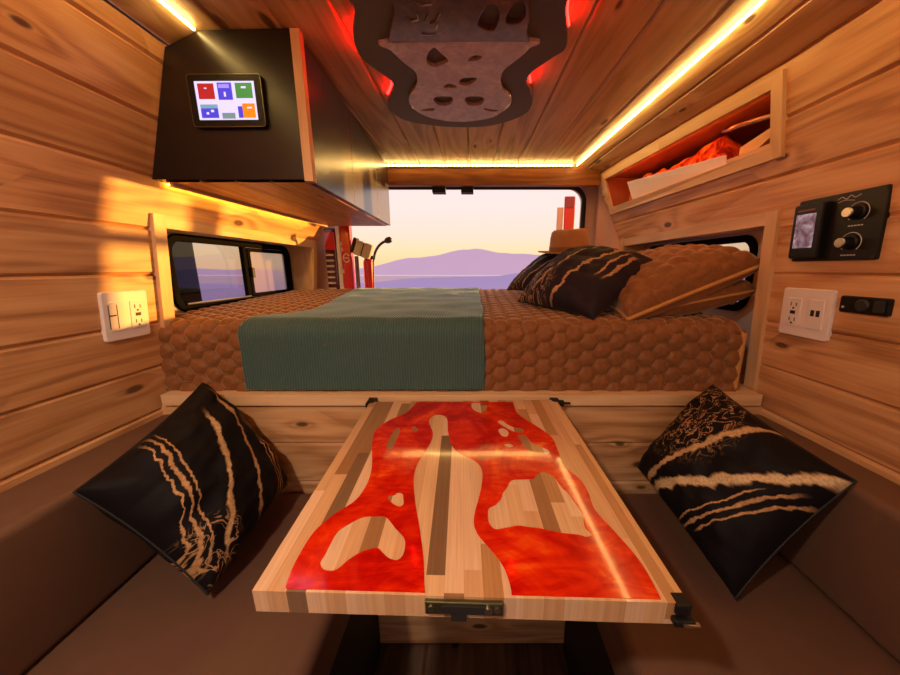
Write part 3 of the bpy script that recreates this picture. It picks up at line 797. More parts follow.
for kx, ky in ((.040, .026), (.036, -.032)):
    c = O + X * kx + Y * ky
    kn = mk('knob', MB().lathe(c + Z * .005, Z, [(.015, 0), (.015, .004), (.012, .006), (.011, .020), (.010, .022)], 24).geo(), M['black'], cpn, smooth=False, bevel=.0008)
    mk('knob_cap', MB().lathe(c + Z * .0265, Z, [(.0095, 0), (.0098, .002), (.0085, .004)], 24).geo(), M['metal'], kn, label='bright metal knob cap')
    arc = [c + X * (.019 * math.cos(t)) + Y * (.019 * math.sin(t)) + Z * .0062 for t in [math.radians(a) for a in range(-50, 231, 14)]]
    mk('scale_arc', MB().tube(arc, .0009, 5).geo(), M['print'], cpn)
    mb = MB()
    for q in range(5): mb.fbox(fr, (kx - .014 + q * .0056, ky - .027, .0058), (kx - .010 + q * .0056, ky - .0245, .0066))
    mk('printed_marks', mb.geo(), M['print'], cpn)
mb = MB()
sw_ = [(-.002, .056), (.006, .060), (.014, .055), (.022, .061), (.030, .056), (.040, .060)]
mb.tube([O + X * a + Y * b + Z * .0062 for a, b in smooth_poly(sw_, 4, False)], .0009, 5)
mb.tube([O + X * a + Y * b + Z * .0062 for a, b in smooth_poly([(.0, .050), (.012, .053), (.03, .050)], 4, False)], .0007, 5)
mk('printed_emblem', mb.geo(), M['print'], cpn)
for a, b in ((-.079, -.062), (.079, -.062), (-.079, .062), (.079, .062)): mk('screw', MB().cyl(O + X * a + Y * b + Z * .005, O + X * a + Y * b + Z * .0075, .0032, 12).geo(), M['slot'], cpn)
# small black socket panel
fr = wframe(1, .647, -.073); O, X, Y, Z = fr
sk = mk('socket_panel', flat_curve([rrect(.084, .034, .004)], fr, -.004, .008, .002), M['black'], label='small black socket strip right of the white wall plate', cat='socket')
mk('socket_cap', MB().lathe(O + X * .0 + Z * .007, Z, [(.0125, 0), (.0125, .003), (.010, .005)], 24).geo(), M['slot'], sk)
mk('switch', flat_curve([rrect(.018, .022, .003, 4, .028, 0)], fr, .0075, .011, .001), M['slot'], sk)
mk('indicator', MB().cyl(O - X * .034 - Y * .006 + Z * .007, O - X * .034 - Y * .006 + Z * .009, .0025, 10).geo(), M['print'], sk)

# ------------------------------------------------------------------ benches
def rbox_geo(lo, hi): return MB().box(lo, hi).geo()
ZS = -.628
for side in (-1, 1):
    sn = 'left' if side < 0 else 'right'
    wall = .862 if side < 0 else .803
    inn = .262; bk = .70 if side < 0 else .683
    xs = sorted((side * (inn + .035), side * (wall - .012)))
    b = mk('bench_base', rbox_geo((xs[0], YF + .05, ZF), (xs[1], .826, ZS - .122)), M['blackbase'], label='black box base under the %s bench seat' % sn, cat='bench base', bevel=.004)
    xs = sorted((side * inn, side * (wall - .018)))
    mk('seat_cushion', rbox_geo((xs[0], YF + .05, ZS - .12), (xs[1], .826, ZS)), M['leather'], label='brown vinyl seat cushion on the %s bench' % sn, cat='cushion', bevel=.022, seg=4, smooth=True)
    xs = sorted((side * bk, side * (wall - (.024 if side < 0 else .016))))
    mk('backrest_cushion', rbox_geo((xs[0], YF + .05, ZS + .002), (xs[1], .824, -.385)), M['leather'], label='brown vinyl backrest cushion along the %s wall' % sn, cat='cushion', bevel=.016, seg=4, smooth=True)

# ------------------------------------------------------------------ table
d = ray(462, 255.0).normalized()
r = Vector((d.y, -d.x, 0)).normalized()
nn = r.cross(d).normalized()
BL = at(370, 402, 'y', .797)
def tpx(u, v):
    q = ray(u, v); t = BL.dot(nn) / q.dot(nn); D = q * t - BL
    return (D.dot(r), D.dot(d))
TFR = (BL, r, d, nn)
cs = [tpx(*q) for q in ((370, 402), (558, 402), (256, 588.5), (683, 598))]
TW = .006 + (cs[1][0] - cs[0][0]) * .5 + (cs[3][0] - cs[2][0]) * .5; TL = .004 - (cs[2][1] + cs[3][1]) / 2
TX0 = 0.
def tw(g):
    out = []
    for p in g[0]:
        D = Vector(p) - BL; x, y, z = D.dot(r), D.dot(d), D.dot(nn)
        y += (y / -TL) * -.028 * (x / .49 - .5) * (1 if y < -.02 else 0)
        out.append(BL + r * x + d * y + nn * z)
    return (out,) + tuple(g[1:])
print('TABLE', cs, TW, TL)
tb = empty('table', BL + r * TW / 2 - d * TL / 2 - nn * .034, 'butcher block table with red resin inlays between the two benches', 'table')
def tgeo(lo, hi, n=1):
    O, X, Y, Z = TFR; g = MB().fbox(TFR, lo, hi)
    vs, fs = g.v, g.f
    V, Fs, U = [], [], []
    for f in fs:
        k = len(V)
        for i in f:
            p = vs[i]; V.append(p); q = p - O; U.append((q.dot(X) + 1, q.dot(Y) + 1 + q.dot(Z) * .3))
        Fs.append(tuple(range(k, k + 4)))
    return (V, Fs, U)
TX1 = TX0 + TW - .012
mk('tabletop', tw(tgeo((TX0, -TL, -.031), (TX1, 0, 0))), M['block'], tb, bevel=.0015)
resin = [(417, 402), (406, 413), (390, 420), (376, 430), (372, 444), (372, 465), (368, 482), (356, 500), (335, 514), (315, 531), (301, 552), (291, 572), (281.5, 600.)]
resin_b = [(424, 602.), (424, 565), (420, 531), (415, 500), (414, 477), (419, 461), (429, 446), (433, 434), (429, 422), (433, 416), (441, 415), (447, 419), (448, 432), (452, 446), (461, 454), (475, 461), (482, 471), (481, 489), (474, 517), (476.5, 532.5), (489, 548), (502.6, 565.6), (510, 585), (512.4, 604)]
resin_c = [(663, 603), (649, 576), (635, 555), (614, 531), (595, 510), (588, 492.5), (579, 478.6), (563, 464.6), (558, 450.7), (551, 436.8), (534, 424.6), (518, 414), (513, 402.0)]
T = lambda L: [tpx(*q) for q in L]
loop = smooth_poly(T(resin), 4, False) + smooth_poly(T(resin_b), 4, False) + smooth_poly(T(resin_c), 4, False)
lim = lambda p: (min(max(p[0], TX0 + .004), TX1 - .003), min(max(p[1], -TL - .028 * (p[0] / .49 - .5) + .003), -.002))
loop = [lim(p) for p in loop]
loop = [p for i, p in enumerate(loop) if math.dist(p, loop[i - 1]) > .002]
c7 = lambda L: [(250 + x / 2.936, 395 + y / 2.936) for x, y in L]
c8 = lambda L: [(440 + x / 2.873, 395 + y / 2.872) for x, y in L]
isl = [c7([(408, 160), (401, 152), (412, 122), (425, 103), (438, 97), (438, 115), (428, 135), (420, 155)]),
       c7([(406, 306), (408, 297), (424, 295), (432, 288), (447, 290), (450, 305), (450, 322), (438, 328), (420, 320)]),
       c7([(215, 512), (207, 492), (220, 470), (235, 440), (258, 402), (290, 380), (330, 360), (370, 357), (400, 360), (425, 390), (452, 420), (455, 448), (448, 472), (430, 486), (405, 478), (388, 462), (372, 450), (330, 460), (290, 484), (262, 508), (240, 517)]),
       c7([(474, 97), (484, 93), (493, 104), (484, 107)]),
       c8([(205, 246), (232, 243), (268, 241), (280, 226), (300, 221), (322, 230), (340, 252), (352, 268), (366, 280), (382, 302), (396, 322), (411, 345), (412, 362), (417, 382), (436, 402), (420, 408), (398, 402), (360, 398), (318, 391), (290, 384), (255, 380), (222, 376), (190, 382), (158, 386), (142, 370), (138, 350), (141, 326), (160, 316), (176, 298), (182, 280), (193, 266)]),
       c8([(166, 78), (178, 74), (196, 86), (216, 94), (238, 98), (238, 108), (214, 106), (190, 95)]),
       c8([(168, 100), (182, 96), (196, 106), (194, 119), (180, 119), (172, 112)]),
       c8([(222, 118), (240, 114), (252, 124), (262, 136), (286, 148), (310, 158), (314, 168), (290, 167), (256, 160), (238, 146), (232, 132)]),
       c8([(184, 144), (198, 140), (210, 147), (198, 151)]),
       c8([(90, 24), (120, 24), (136, 34), (120, 52), (94, 40)])]
mk('resin_inlay', flat_curve([loop] + [smooth_poly(T(q), 3) for q in isl], TFR, -.004, .0007), M['resin'], tb, label='glossy red resin inlay')
# edge rail on the right side, clamps, front catch
mk('side_rail', MB().fbox(TFR, (TX1, -TL + .004, -.022), (TX1 + .010, -.004, -.001)).geo_w(), plain('satin_wood_rail', srgb(214, 164, 110), .3), tb, bevel=.001)
fc = mk('front_catch', MB().fbox((BL + r * 0, r, d, nn), (.199, -TL - .0045, -.0215), (.287, -TL + .002, -.0035)).geo_w(), M['brass'], tb, bevel=.0012, label='dull brass catch plate')
mk('catch_slot', tw(flat_curve([rrect(.052, .009, .003, 4, .243, -.0125)], (BL - d * (TL + .0045), r, nn, -d), -.001, .0012)), M['slot'], fc)
for q in (.2055, .2805):
    c = BL + r * q - d * (TL + .0045) - nn * .0125; mk('screw', MB().cyl(c, c - d * .0015, .004, 12).geo_w(), M['metal'], fc)
c = BL + r * .2705 - d * (TL + .0045) - nn * .0125
mk('catch_button', MB().cyl(c, c - d * .003, .0045, 14).geo_w(), M['metal'], fc)
mk('catch_tab', MB().fbox(TFR, (.228, -TL - .003, -.034), (.246, -TL + .004, -.0215)).geo_w(), M['slot'], fc, bevel=.001)
# corner latch, front right
lt = mk('corner_latch', MB().fbox(TFR, (TX1 - .006, -TL - .004, -.014), (TX1 + .011, -TL + .012, .0005)).geo_w(), M['black'], tb, bevel=.002)
mk('latch_lever', MB().fbox(TFR, (TX1 - .008, -TL - .008, -.026), (TX1 + .015, -TL + .008, -.017)).geo_w(), M['black'], lt, bevel=.002)
mk('latch_pin', MB().fbox(TFR, (TX1 + .000, -TL - .010, -.022), (TX1 + .018, -TL - .006, -.019)).geo_w(), M['metal'], lt)
for q, n_ in ((TX1 + .004, 1), (TX0, 0)):
    c = BL + r * q - d * .004 - nn * .012
    mb = MB(); mb.fbox((c, r, d, nn), (-.010, -.006, -.012), (.012, .034, .012))
    if n_: mb.cyl(c + r * .010 + d * .008, c + r * .026 + d * .008, .0085, 14); mb.cyl(c + r * .026 + d * .008, c + r * .044 + d * .008, .003, 10)
    mk('wall_clamp', mb.geo(), M['black'], tb, bevel=.0015)
# folding brace under the top, carried by the bed front
for q in (.13, .34):
    mb = MB()
    a_ = BL + r * q - d * .30 - nn * .03; b_ = BL + r * q + nn * 0; 
    mb.hexa([(b_.x - .012, .835, -.56), (b_.x + .012, .835, -.56), (b_.x + .012, .815, -.56), (b_.x - .012, .815, -.56), (b_.x - .012, .835, b_.z - .032), (b_.x + .012, .835, b_.z - .032), (b_.x + .012, .79, b_.z - .032), (b_.x - .012, .79, b_.z - .032)])
    mb.tube([Vector((b_.x, .822, -.55)), a_], .008, 8)
    mk('folding_brace', mb.geo(), M['black'], tb)

# ------------------------------------------------------------------ bed: mattress, quilt, blanket
YM0, YM1 = .866, 1.735
ZM = -.150
XL, XR = -.900, .735
mk('mattress', rbox_geo((XL + .012, YM0 + .008, -.336), (XR - .02, YM1, ZM - .004)), M['panelgrey'], label='thick mattress under the brown quilt on the bed platform', cat='mattress', bevel=.03, seg=4, smooth=True)
def hexh(s, t, w):
    px, py = s / w, t / w * 1.0
    R3 = math.sqrt(3)
    ax = np.mod(px, 1.) - .5; ay = np.mod(py, R3) - R3 / 2
    bx = np.mod(px - .5, 1.) - .5; by = np.mod(py - R3 / 2, R3) - R3 / 2
    sel = ax * ax + ay * ay < bx * bx + by * by
    gx = np.where(sel, ax, bx); gy = np.where(sel, ay, by)
    hd = np.maximum(np.abs(gx), np.abs(gx) * .5 + np.abs(gy) * R3 / 2)
    d_ = np.clip((.5 - hd) * 2, 0, 1)
    return 1 - (1 - d_) ** 3.6
RB = .032
def bed_profile(L, off):
    """arc length from the bottom of the front face, up, round the edge and back -> (y, z, ny, nz)"""
    h1 = (ZM - RB) - (-.336); q = RB * math.pi / 2
    if L < h1: return YM0, -.336 + L, -1, 0
    if L < h1 + q:
        a = (L - h1) / RB
        return YM0 + RB - RB * math.cos(a), ZM - RB + RB * math.sin(a), -math.cos(a), math.sin(a)
    s_ = L - h1 - q
    return YM0 + RB + s_, ZM + .030 * min(1, s_ / .75), 0, 1
def vnoise(s, t, seed, sc):
    return np.array([[mnoise.noise(Vector((a * sc, b * sc, seed))) for b, a in zip(rb, ra)] for ra, rb in zip(s, t)])
def grid_faces(nu, nv):
    i = np.arange(nu * nv).reshape(nv, nu)
    return np.stack([i[:-1, :-1], i[:-1, 1:], i[1:, 1:], i[1:, :-1]], -1).reshape(-1, 4).tolist()
TOT = (ZM - RB + .336) + RB * math.pi / 2 + (YM1 - YM0 - RB)
def cloth(x0f, x1f, nu, nv, off, amp, hexw, wr, seed, l0=0., drop=True):
    Ls = np.linspace(l0, TOT, nv); Y = []; 
    pr = np.array([bed_profile(L, off) for L in Ls])
    s = np.zeros((nv, nu))
    for j in range(nv): s[j] = np.linspace(x0f(Ls[j]), x1f(Ls[j]), nu)
    t = np.repeat(Ls[:, None], nu, 1)
    hgt = off + wr * vnoise(s, t, seed, 9.) + (amp * hexh(t, s, hexw) if hexw else 0)
    # taper the cloth edge into the bed
    e = np.minimum(np.abs(s - s[:, :1]), np.abs(s - s[:, -1:])); 
    x = s; y = pr[:, 0:1] + pr[:, 2:3] * hgt; z = pr[:, 1:2] + pr[:, 3:4] * hgt
    # right end of the mattress rolls over
    if drop:
        over = np.clip((s - (XR - .03)) / .03, 0, 1)
        z = z - np.where(pr[:, 3:4] > .3, (1 - np.sqrt(np.clip(1 - over ** 2, 0, 1))) * .03, 0)
    V = np.stack([x, y, z], -1).reshape(-1, 3)
    return (V.tolist(), grid_faces(nu, nv), np.stack([s, t], -1).reshape(-1, 2).tolist())
q = mk('quilt', cloth(lambda L: XL + .003, lambda L: XR, 560, 400, .003, .0105, .046, .003, 3.3), M['quilt'], smooth=True, label='brown quilted bedspread with hexagon stitching over the mattress', cat='quilt')
# tan binding down the right end of the quilt
pts = [Vector((XR, bed_profile(L, 0)[0] + bed_profile(L, 0)[2] * .004, bed_profile(L, 0)[1] - (.024 if bed_profile(L, 0)[3] > .5 else 0))) for L in np.linspace(0.004, .24, 40)]
mk('binding', MB().tube(pts, .008, 8).geo(), M['tanpipe'], q, smooth=True, label='tan binding')
mb = MB(); mb.box((XR - .02, YM0 + .004, -.334), (XR, YM1 - .01, ZM - .03)); mk('end_drop', mb.geo(), M['quilt'], q, bevel=.008)
e0 = [(0, -.625), (.17, -.625), (.215, -.60), (.26, -.535), (.33, -.50), (.5, -.52), (.8, -.57), (1.1, -.60), (2, -.60)]
def ipl(tab_, x):
    for (a, b), (c, d_) in zip(tab_, tab_[1:]):
        if x <= c: return b + (d_ - b) * (x - a) / (c - a)
    return tab_[-1][1]
bl = mk('blanket', cloth(lambda L: ipl(e0, L), lambda L: .033 + .003 * math.sin(L * 22), 170, 240, .0135, 0, 0, .004, 8.8, l0=.006, drop=False), M['blanket'], smooth=True, label='green ribbed blanket draped over the middle of the bed', cat='blanket')
m = bl.modifiers.new('thick', 'SOLIDIFY'); m.thickness = .004; m.offset = 1

# ------------------------------------------------------------------ pillows
def pillow(name, BLc, BRc, TRc, TLc, front, back, mat, label, cat, group=None, pinch=.10, n=56, hexw=None, wr=.006, seed=0, pw_=.55, flange=None):
    c = [Vector(p) for p in (BLc, BRc, TRc, TLc)]
    N = (c[2] - c[0]).cross(c[3] - c[1]).normalized()
    U = ((c[1] - c[0]) + (c[2] - c[3])).length / 2; Vv = ((c[3] - c[0]) + (c[2] - c[1])).length / 2
    lin = np.sin(np.linspace(-math.pi / 2, math.pi / 2, n)) * .75 + np.linspace(-1, 1, n) * .25
    uu, vv = np.meshgrid(lin, lin)
    pu = uu * (1 - pinch * (1 - vv ** 2) * np.abs(uu) ** 1.5); pv = vv * (1 - pinch * (1 - uu ** 2) * np.abs(vv) ** 1.5)
    a, b = (pu + 1) / 2, (pv + 1) / 2
    C = [np.array(p) for p in c]
    P = (1 - a)[..., None] * (1 - b)[..., None] * C[0] + a[..., None] * (1 - b)[..., None] * C[1] + a[..., None] * b[..., None] * C[2] + (1 - a)[..., None] * b[..., None] * C[3]
    prof_ = np.clip(1 - np.abs(uu) ** 2.3, 0, 1) ** pw_ * np.clip(1 - np.abs(vv) ** 2.3, 0, 1) ** pw_
    w1 = vnoise(uu * U, vv * Vv, seed, 11.); w2 = vnoise(uu * U * .4, vv * Vv, seed + 5, 30.)
    edge = np.clip(prof_ * 4, 0, 1)
    hf = front * prof_ + edge * (w1 * wr + w2 * wr * .35)
    if hexw: hf = hf + edge * .011 * hexh(vv * Vv / 2 + 10, uu * U / 2 + 10, hexw)
    hb = back * prof_ + edge * vnoise(uu * U, vv * Vv, seed + 9, 9.) * wr * .4
    A = P + hf[..., None] * np.array(N); B = P - hb[..., None] * np.array(N)
    idx = np.arange(n * n).reshape(n, n)
    bord = np.zeros((n, n), bool); bord[0] = bord[-1] = True; bord[:, 0] = bord[:, -1] = True
    idx2 = idx + n * n; idx2[bord] = idx[bord]
    f1 = np.stack([idx[:-1, :-1], idx[:-1, 1:], idx[1:, 1:], idx[1:, :-1]], -1).reshape(-1, 4)
    f2 = np.stack([idx2[:-1, :-1], idx2[1:, :-1], idx2[1:, 1:], idx2[:-1, 1:]], -1).reshape(-1, 4)
    V = np.concatenate([A.reshape(-1, 3), B.reshape(-1, 3)]); uv = np.stack([(uu + 1) / 2, (vv + 1) / 2], -1).reshape(-1, 2); uv = np.concatenate([uv, uv])
    # compact unused back-border vertices
    used = np.unique(np.concatenate([f1.ravel(), f2.ravel()])); remap = -np.ones(len(V), int); remap[used] = np.arange(len(used))
    o = mk(name, (V[used].tolist(), remap[np.concatenate([f1, f2])].tolist(), uv[used].tolist()), mat, smooth=True, label=label, cat=cat, group=group)
    brd = [tuple(P[0, i]) for i in range(n)] + [tuple(P[i, -1]) for i in range(1, n)] + [tuple(P[-1, i]) for i in range(n - 2, -1, -1)] + [tuple(P[i, 0]) for i in range(n - 2, 0, -1)]
    if flange:
        mk('piping', MB().tube(brd, flange[0], 8, closed=True).geo(), flange[1], o, smooth=True, label='tan piped edge')
    else:
        mk('seam', MB().tube(brd, .0022, 6, closed=True).geo(), M['seamblk'], o, smooth=True)
    return o
M['seamblk'] = plain('black_seam', srgb(24, 18, 20), .7)
# uv: u from left to right, v from bottom to top of the cushion as set by its corners
ag1 = mat_agate('black_gold_agate_left', [(-.08, .42, .18, .014, 0, .15, .97, 0), (-.13, .42, .18, .008, 0, .2, .95, 0), (-.03, .42, .18, .009, 0, .15, .95, 0), (.07, .68, .16, .026, .3, .12, .85, 1), (.38, .56, .18, .022, .1, .08, .92, 2), (.72, .34, .12, .013, 0, -.1, .75, 3), (.78, .34, .12, .010, 0, -.1, .75, 3), (.67, .34, .12, .007, 0, .0, .7, 3)], (.20, .08, .22, 7.), 1)
ag2 = mat_agate('black_gold_agate_right', [(.31, .74, .16, .044, .85, -.1, 1.1, 0), (.20, .44, .20, .026, .3, -.1, 1.1, 1), (.62, .46, .08, .011, 0, .02, .72, 2), (.67, .46, .08, .009, 0, .12, .72, 2), (.57, .46, .08, .006, 0, .05, .6, 2)], (.72, .12, .50, 9.), 2)
ag3 = mat_agate('black_gold_agate_skylit', [(.22, .35, .20, .018, .1, .1, 1., 0), (.50, .30, .28, .020, .1, 0, 1., 1), (.80, .05, .10, .014, 0, .35, .8, 2), (.87, .05, .10, .014, 0, .35, .8, 2)], (.14, .14, .36, 8.), 3, base=(40, 30, 38))  # base lifted to greyish purple: sky light put into the cloth colour
# left bench: diamond stance; listed corners go bottom, right, top, left
pillow('throw_pillow', (-.500, .50, -.604), (-.516, .800, -.590), (-.700, .800, -.292), (-.676, .485, -.372), .095, .05, ag1, 'black throw pillow with gold veins slumped on the left bench', 'pillow', seed=1, pw_=.40, wr=.012, pinch=.06)
pillow('throw_pillow', (.456, .800, -.535), (.494, .494, -.606), (.678, .508, -.368), (.625, .800, -.296), .095, .05, ag2, 'black throw pillow with a thick cream vein on the right bench', 'pillow', seed=2, pw_=.40, wr=.012, pinch=.05)
# bed
pillow('bed_pillow', (.46, .905, -.128), (.805, .925, -.062), (.805, 1.32, -.050), (.46, 1.32, -.090), .060, .060, M['quilt'], 'lower brown pillow of the pair stacked on the bed', 'pillow', pinch=.03, hexw=.054, seed=4, pw_=.35, flange=(.004, M['tanpipe']))
pillow('bed_pillow', (.43, .885, -.138), (.795, .905, .010), (.80, 1.32, .030), (.45, 1.32, -.060), .082, .055, M['quilt'], 'upper brown quilted pillow of the pair stacked on the bed', 'pillow', pinch=.02, hexw=.054, seed=5, pw_=.33, flange=(.006, M['tanpipe']))
pillow('throw_pillow', (.165, 1.17, -.118), (.335, .890, -.138), (.600, 1.05, .008), (.40, 1.33, .050), .095, .03, ag3, 'black and gold throw pillow leaning on the brown pillows on the bed', 'pillow', seed=6, pw_=.42, wr=.010, pinch=.06)
pillow('throw_pillow', (.165, 1.54, -.100), (.28, 1.37, -.095), (.50, 1.40, .055), (.36, 1.62, .060), .055, .03, ag3, 'black and gold throw pillow at the back of the bed under the hat', 'pillow', seed=7, pw_=.42, pinch=.06)

# hat
hc = Vector((.415, 1.44, .066))
hat = empty('hat', hc, 'tan felt fedora resting on the black pillows by the rear opening', 'hat')
def hatgeo(prof_, n=48, dent=False):
    vs = []; fs = []
    for k, (rr, hh) in enumerate(prof_):
        for i in range(n):
            a = 2 * math.pi * i / n; ca, sa = math.cos(a), math.sin(a)
            h2 = hh
            if hh < .02: h2 = hh + .010 * (rr / .14) ** 2 * (ca * ca) * (1 if rr > .09 else 0)
            x, y = rr * ca * .94, rr * sa * 1.05
            if dent and hh > .06:
                x *= 1 - .12 * max(0, -sa) ** 2
            p = Vector((x, y, h2)); vs.append(p)
    m_ = len(prof_)
    for k in range(m_ - 1):
        for i in range(n): fs.append((k * n + i, k * n + (i + 1) % n, (k + 1) * n + (i + 1) % n, (k + 1) * n + i))
    return vs, fs, n, m_
tl = Matrix.Rotation(math.radians(-4), 3, 'Y') @ Matrix.Rotation(math.radians(5), 3, 'X')
v_, f_, n_, m_ = hatgeo([(.083, .0), (.135, -.001), (.138, .001), (.135, .004), (.086, .006), (.084, .012)])
mk('brim', ([hc + tl @ p for p in v_], f_), M['felt'], hat, smooth=True)
v_, f_, n_, m_ = hatgeo([(.086, .004), (.085, .03), (.081, .062), (.075, .086), (.064, .094), (.040, .084), (.012, .080)], dent=True)
f_.append(tuple((m_ - 1) * n_ + i for i in range(n_)))
mk('crown', ([hc + tl @ p for p in v_], f_), M['felt'], hat, smooth=True)
v_, f_, n_, m_ = hatgeo([(.0855, .008), (.0875, .008), (.0865, .026), (.0845, .026)])
mk('hat_band', ([hc + tl @ p for p in v_], f_), M['feltband'], hat)

# ------------------------------------------------------------------ things in the cubby
def wallat(u, v, side, inset):
    """where the sight line meets the wall plane moved back by inset"""
    q = ray(u, v); t = .7 / abs(q.x)
    for _ in range(60): t = (abs(wx(side, t * q.y, t * q.z)) + inset) / abs(q.x)
    return q * t
def slab(P, tx):
    return MB().hexa([P[0], P[1], P[1] + Vector((tx, 0, 0)), P[0] + Vector((tx, 0, 0)), P[3], P[2], P[2] + Vector((tx, 0, 0)), P[3] + Vector((tx, 0, 0))])
A, B = wallat(725, 155, 1, .016), wallat(627, 182, 1, .016)
zl = .2900
lo_ = lambda p: Vector((wx(1, p.y, zl) + .016, p.y, zl))
mk('white_board', slab([lo_(A), lo_(B), B, A], .005).geo(), M['white'], label='white board standing in the upper right wall cubby', cat='board', bevel=.001)
y_ = .895; a = lambda y, z, k: Vector((wx(1, y, z) + k, y, z))
bt = uvhexa([a(.892, zl, .012), a(.892, zl, .026), a(1.04, zl, .026), a(1.04, zl, .012), a(.892, .309, .012), a(.892, .309, .026), a(1.04, .309, .026), a(1.04, .309, .012)], 1, 60)
mk('wood_batten', bt, M['pale'], label='pale wood batten lying at the near end of the wall cubby', cat='batten')
P, Q = wallat(776, 124, 1, .05), wallat(740, 148, 1, .05); P.y = max(P.y, .893)
q_ = Vector((.014, 0, 0)); h_ = Vector((0, 0, .022))
bt = uvhexa([P - h_, P - h_ + q_, Vector((Q.x + .014, Q.y, zl)), Vector((Q.x, Q.y, zl)), P, P + q_, Q + q_, Q], 1, 61)
mk('wood_plank', bt, M['pale'], label='short plank leaning inside the wall cubby behind the batten', cat='plank')
hp = [wallat(778, 114, 1, .03), wallat(757, 120, 1, .03), wallat(738, 126, 1, .035), wallat(728, 130, 1, .07), wallat(722, 131, 1, .12)]
hp[0].y = max(hp[0].y, .894)
hp = smooth_poly(hp, 18, False)
mk('flexible_conduit', MB().tube(hp, lambda i: .0062 if i % 2 else .0046, 10).geo(), M['metal'], label='thin ribbed silver conduit running through the wall cubby', cat='conduit')
nu, nv = 70, 40
L0 = []
for j in range(nv):
    for i in range(nu):
        y = 1.10 + .56 * i / (nu - 1); a_ = math.pi * j / (nv - 1)
        rr = .052 * (1 + .45 * mnoise.noise(Vector((y * 11, a_ * 1.4, 2.)))) * min(1, (i + 1) / 8, (nu - i) / 8) ** .5
        L0.append(Vector((wx(1, y, .36) + .112 + .050 * math.cos(a_) * (rr / .052), y, .2905 + 2.0 * min(.064, rr) * math.sin(a_))))
mk('rolled_cloth', (L0, grid_faces(nu, nv)), M['red_cloth'], smooth=True, label='orange crumpled cloth glowing in the upper wall cubby', cat='cloth')

# ------------------------------------------------------------------ gear at the rear left, on the sill behind the bed
def rx(u, y, v=270): return at(u, v, 'y', y).x
yR = 1.80
zR = -.34
tl_ = empty('tail_light', (rx(333, yR), yR, zR), 'dark red lamp with white louvre bars beside the left rear pillar', 'lamp')
ztop = at(333, 228, 'y', yR).z
mk('lens', MB().box((rx(326.5, yR), yR, zR), (rx(337.8, yR), yR + .03, ztop)).geo(), M['darkred'], tl_, bevel=.008)
for k in range(8):
    z = at(333, 254 + k * 5.6, 'y', yR).z
    mk('louvre_bar', MB().box((rx(327.5, yR), yR - .006, z - .010), (rx(335, yR), yR + .002, z)).geo(), M['bristle'], tl_, bevel=.001)
mk('lamp_cap', MB().box((rx(327, yR), yR - .004, at(333, 250, 'y', yR).z), (rx(337.5, yR), yR + .004, at(333, 232, 'y', yR).z)).geo(), M['red'], tl_, bevel=.003)
dr = empty('rear_door', (rx(347, yR), yR + .03, zR), 'red open rear door edge with white seal, left of the view', 'door')
zt_ = .40
mk('door_edge', MB().box((rx(342.5, yR), yR, zR), (rx(352.5, yR), yR + .04, zt_)).geo(), M['red'], dr, bevel=.006)
mk('door_seal', MB().box((rx(338.5, yR), yR - .004, zR), (rx(342.5, yR), yR + .03, zt_)).geo(), M['white'], dr, bevel=.004)
zc2 = at(347, 258, 'y', yR).z; xc2 = rx(347.5, yR)
mb = MB(); mb.tube([Vector((xc2 + .016 * math.cos(t), yR - .001, zc2 + .022 * math.sin(t))) for t in np.linspace(.5, 5.9, 14)], .0035, 6); mb.box((xc2 - .012, yR - .003, zc2 - .003), (xc2 + .014, yR, zc2 + .003))
for zz_ in (.045, .075, -.07): mb.box((xc2 - .026, yR - .003, zc2 + zz_ - .010), (xc2 - .018, yR, zc2 + zz_ + .010))
mk('door_emblem', mb.geo(), M['white'], dr)
br = empty('scrub_brush', (rx(359, yR), yR, zR), 'long-handled scrub brush with pale bristles standing by the red door edge', 'brush')
mk('handle', MB().box((rx(355, yR), yR, zR), (rx(358.5, yR), yR + .02, at(358, 256, 'y', yR).z)).geo(), M['mauve'], br, bevel=.005)
hcn = at(362, 249, 'y', yR); X_ = Vector((.80, 0, .60)); Y_ = Vector((-.60, 0, .80)); fr = (hcn, X_, Y_, Vector((0, -1, 0)))
fr = (hcn, Vector((.94, 0, -.34)), Vector((.34, 0, .94)), Vector((0, -1, 0)))
mk('brush_head', MB().fbox(fr, (-.052, -.035, -.025), (-.034, .045, .025)).geo(), M['black'], br, bevel=.005)
for k in range(2):
    mk('bristles', MB().fbox(fr, (-.034 + k * .044, -.04, -.022), (.006 + k * .044, .038, .022)).geo(), M['bristle'], br, bevel=.006)
mk('brush_spine', MB().fbox(fr, (.006, -.036, -.02), (.010, .034, .02)).geo(), M['black'], br)
pt = mk('red_canister', MB().lathe((rx(366, yR), yR + .045, zR), (0, 0, 1), [(.024, 0), (.026, .006), (.026, at(366, 262, 'y', yR).z - zR), (.018, at(366, 258, 'y', yR).z - zR), (.010, at(366, 255, 'y', yR).z - zR)], 24).geo(), M['red'], label='slim red canister on the rear sill beside the scrub brush', cat='canister')
mk('valve', MB().box((rx(367, yR), yR + .035, at(366, 258.5, 'y', yR).z - .004), (rx(373, yR), yR + .055, at(366, 255.5, 'y', yR).z)).geo(), M['black'], pt, bevel=.003)
sh_ = empty('shower_wand', (rx(374, yR), yR, zR), 'grey gooseneck shower wand on a hose at the rear opening', 'shower')
arc = [(374, 290), (373.5, 275), (373.5, 262), (375, 253), (378, 247), (382, 243), (386, 241)]
ap = smooth_poly([at(u, v, 'y', yR) for u, v in arc], 6, False); ap[0].z = zR
mk('hose', MB().tube(ap, lambda i: .004 if i < 14 else .007, 8).geo(), M['hose'], sh_, smooth=True)
c = at(388.5, 240, 'y', yR)
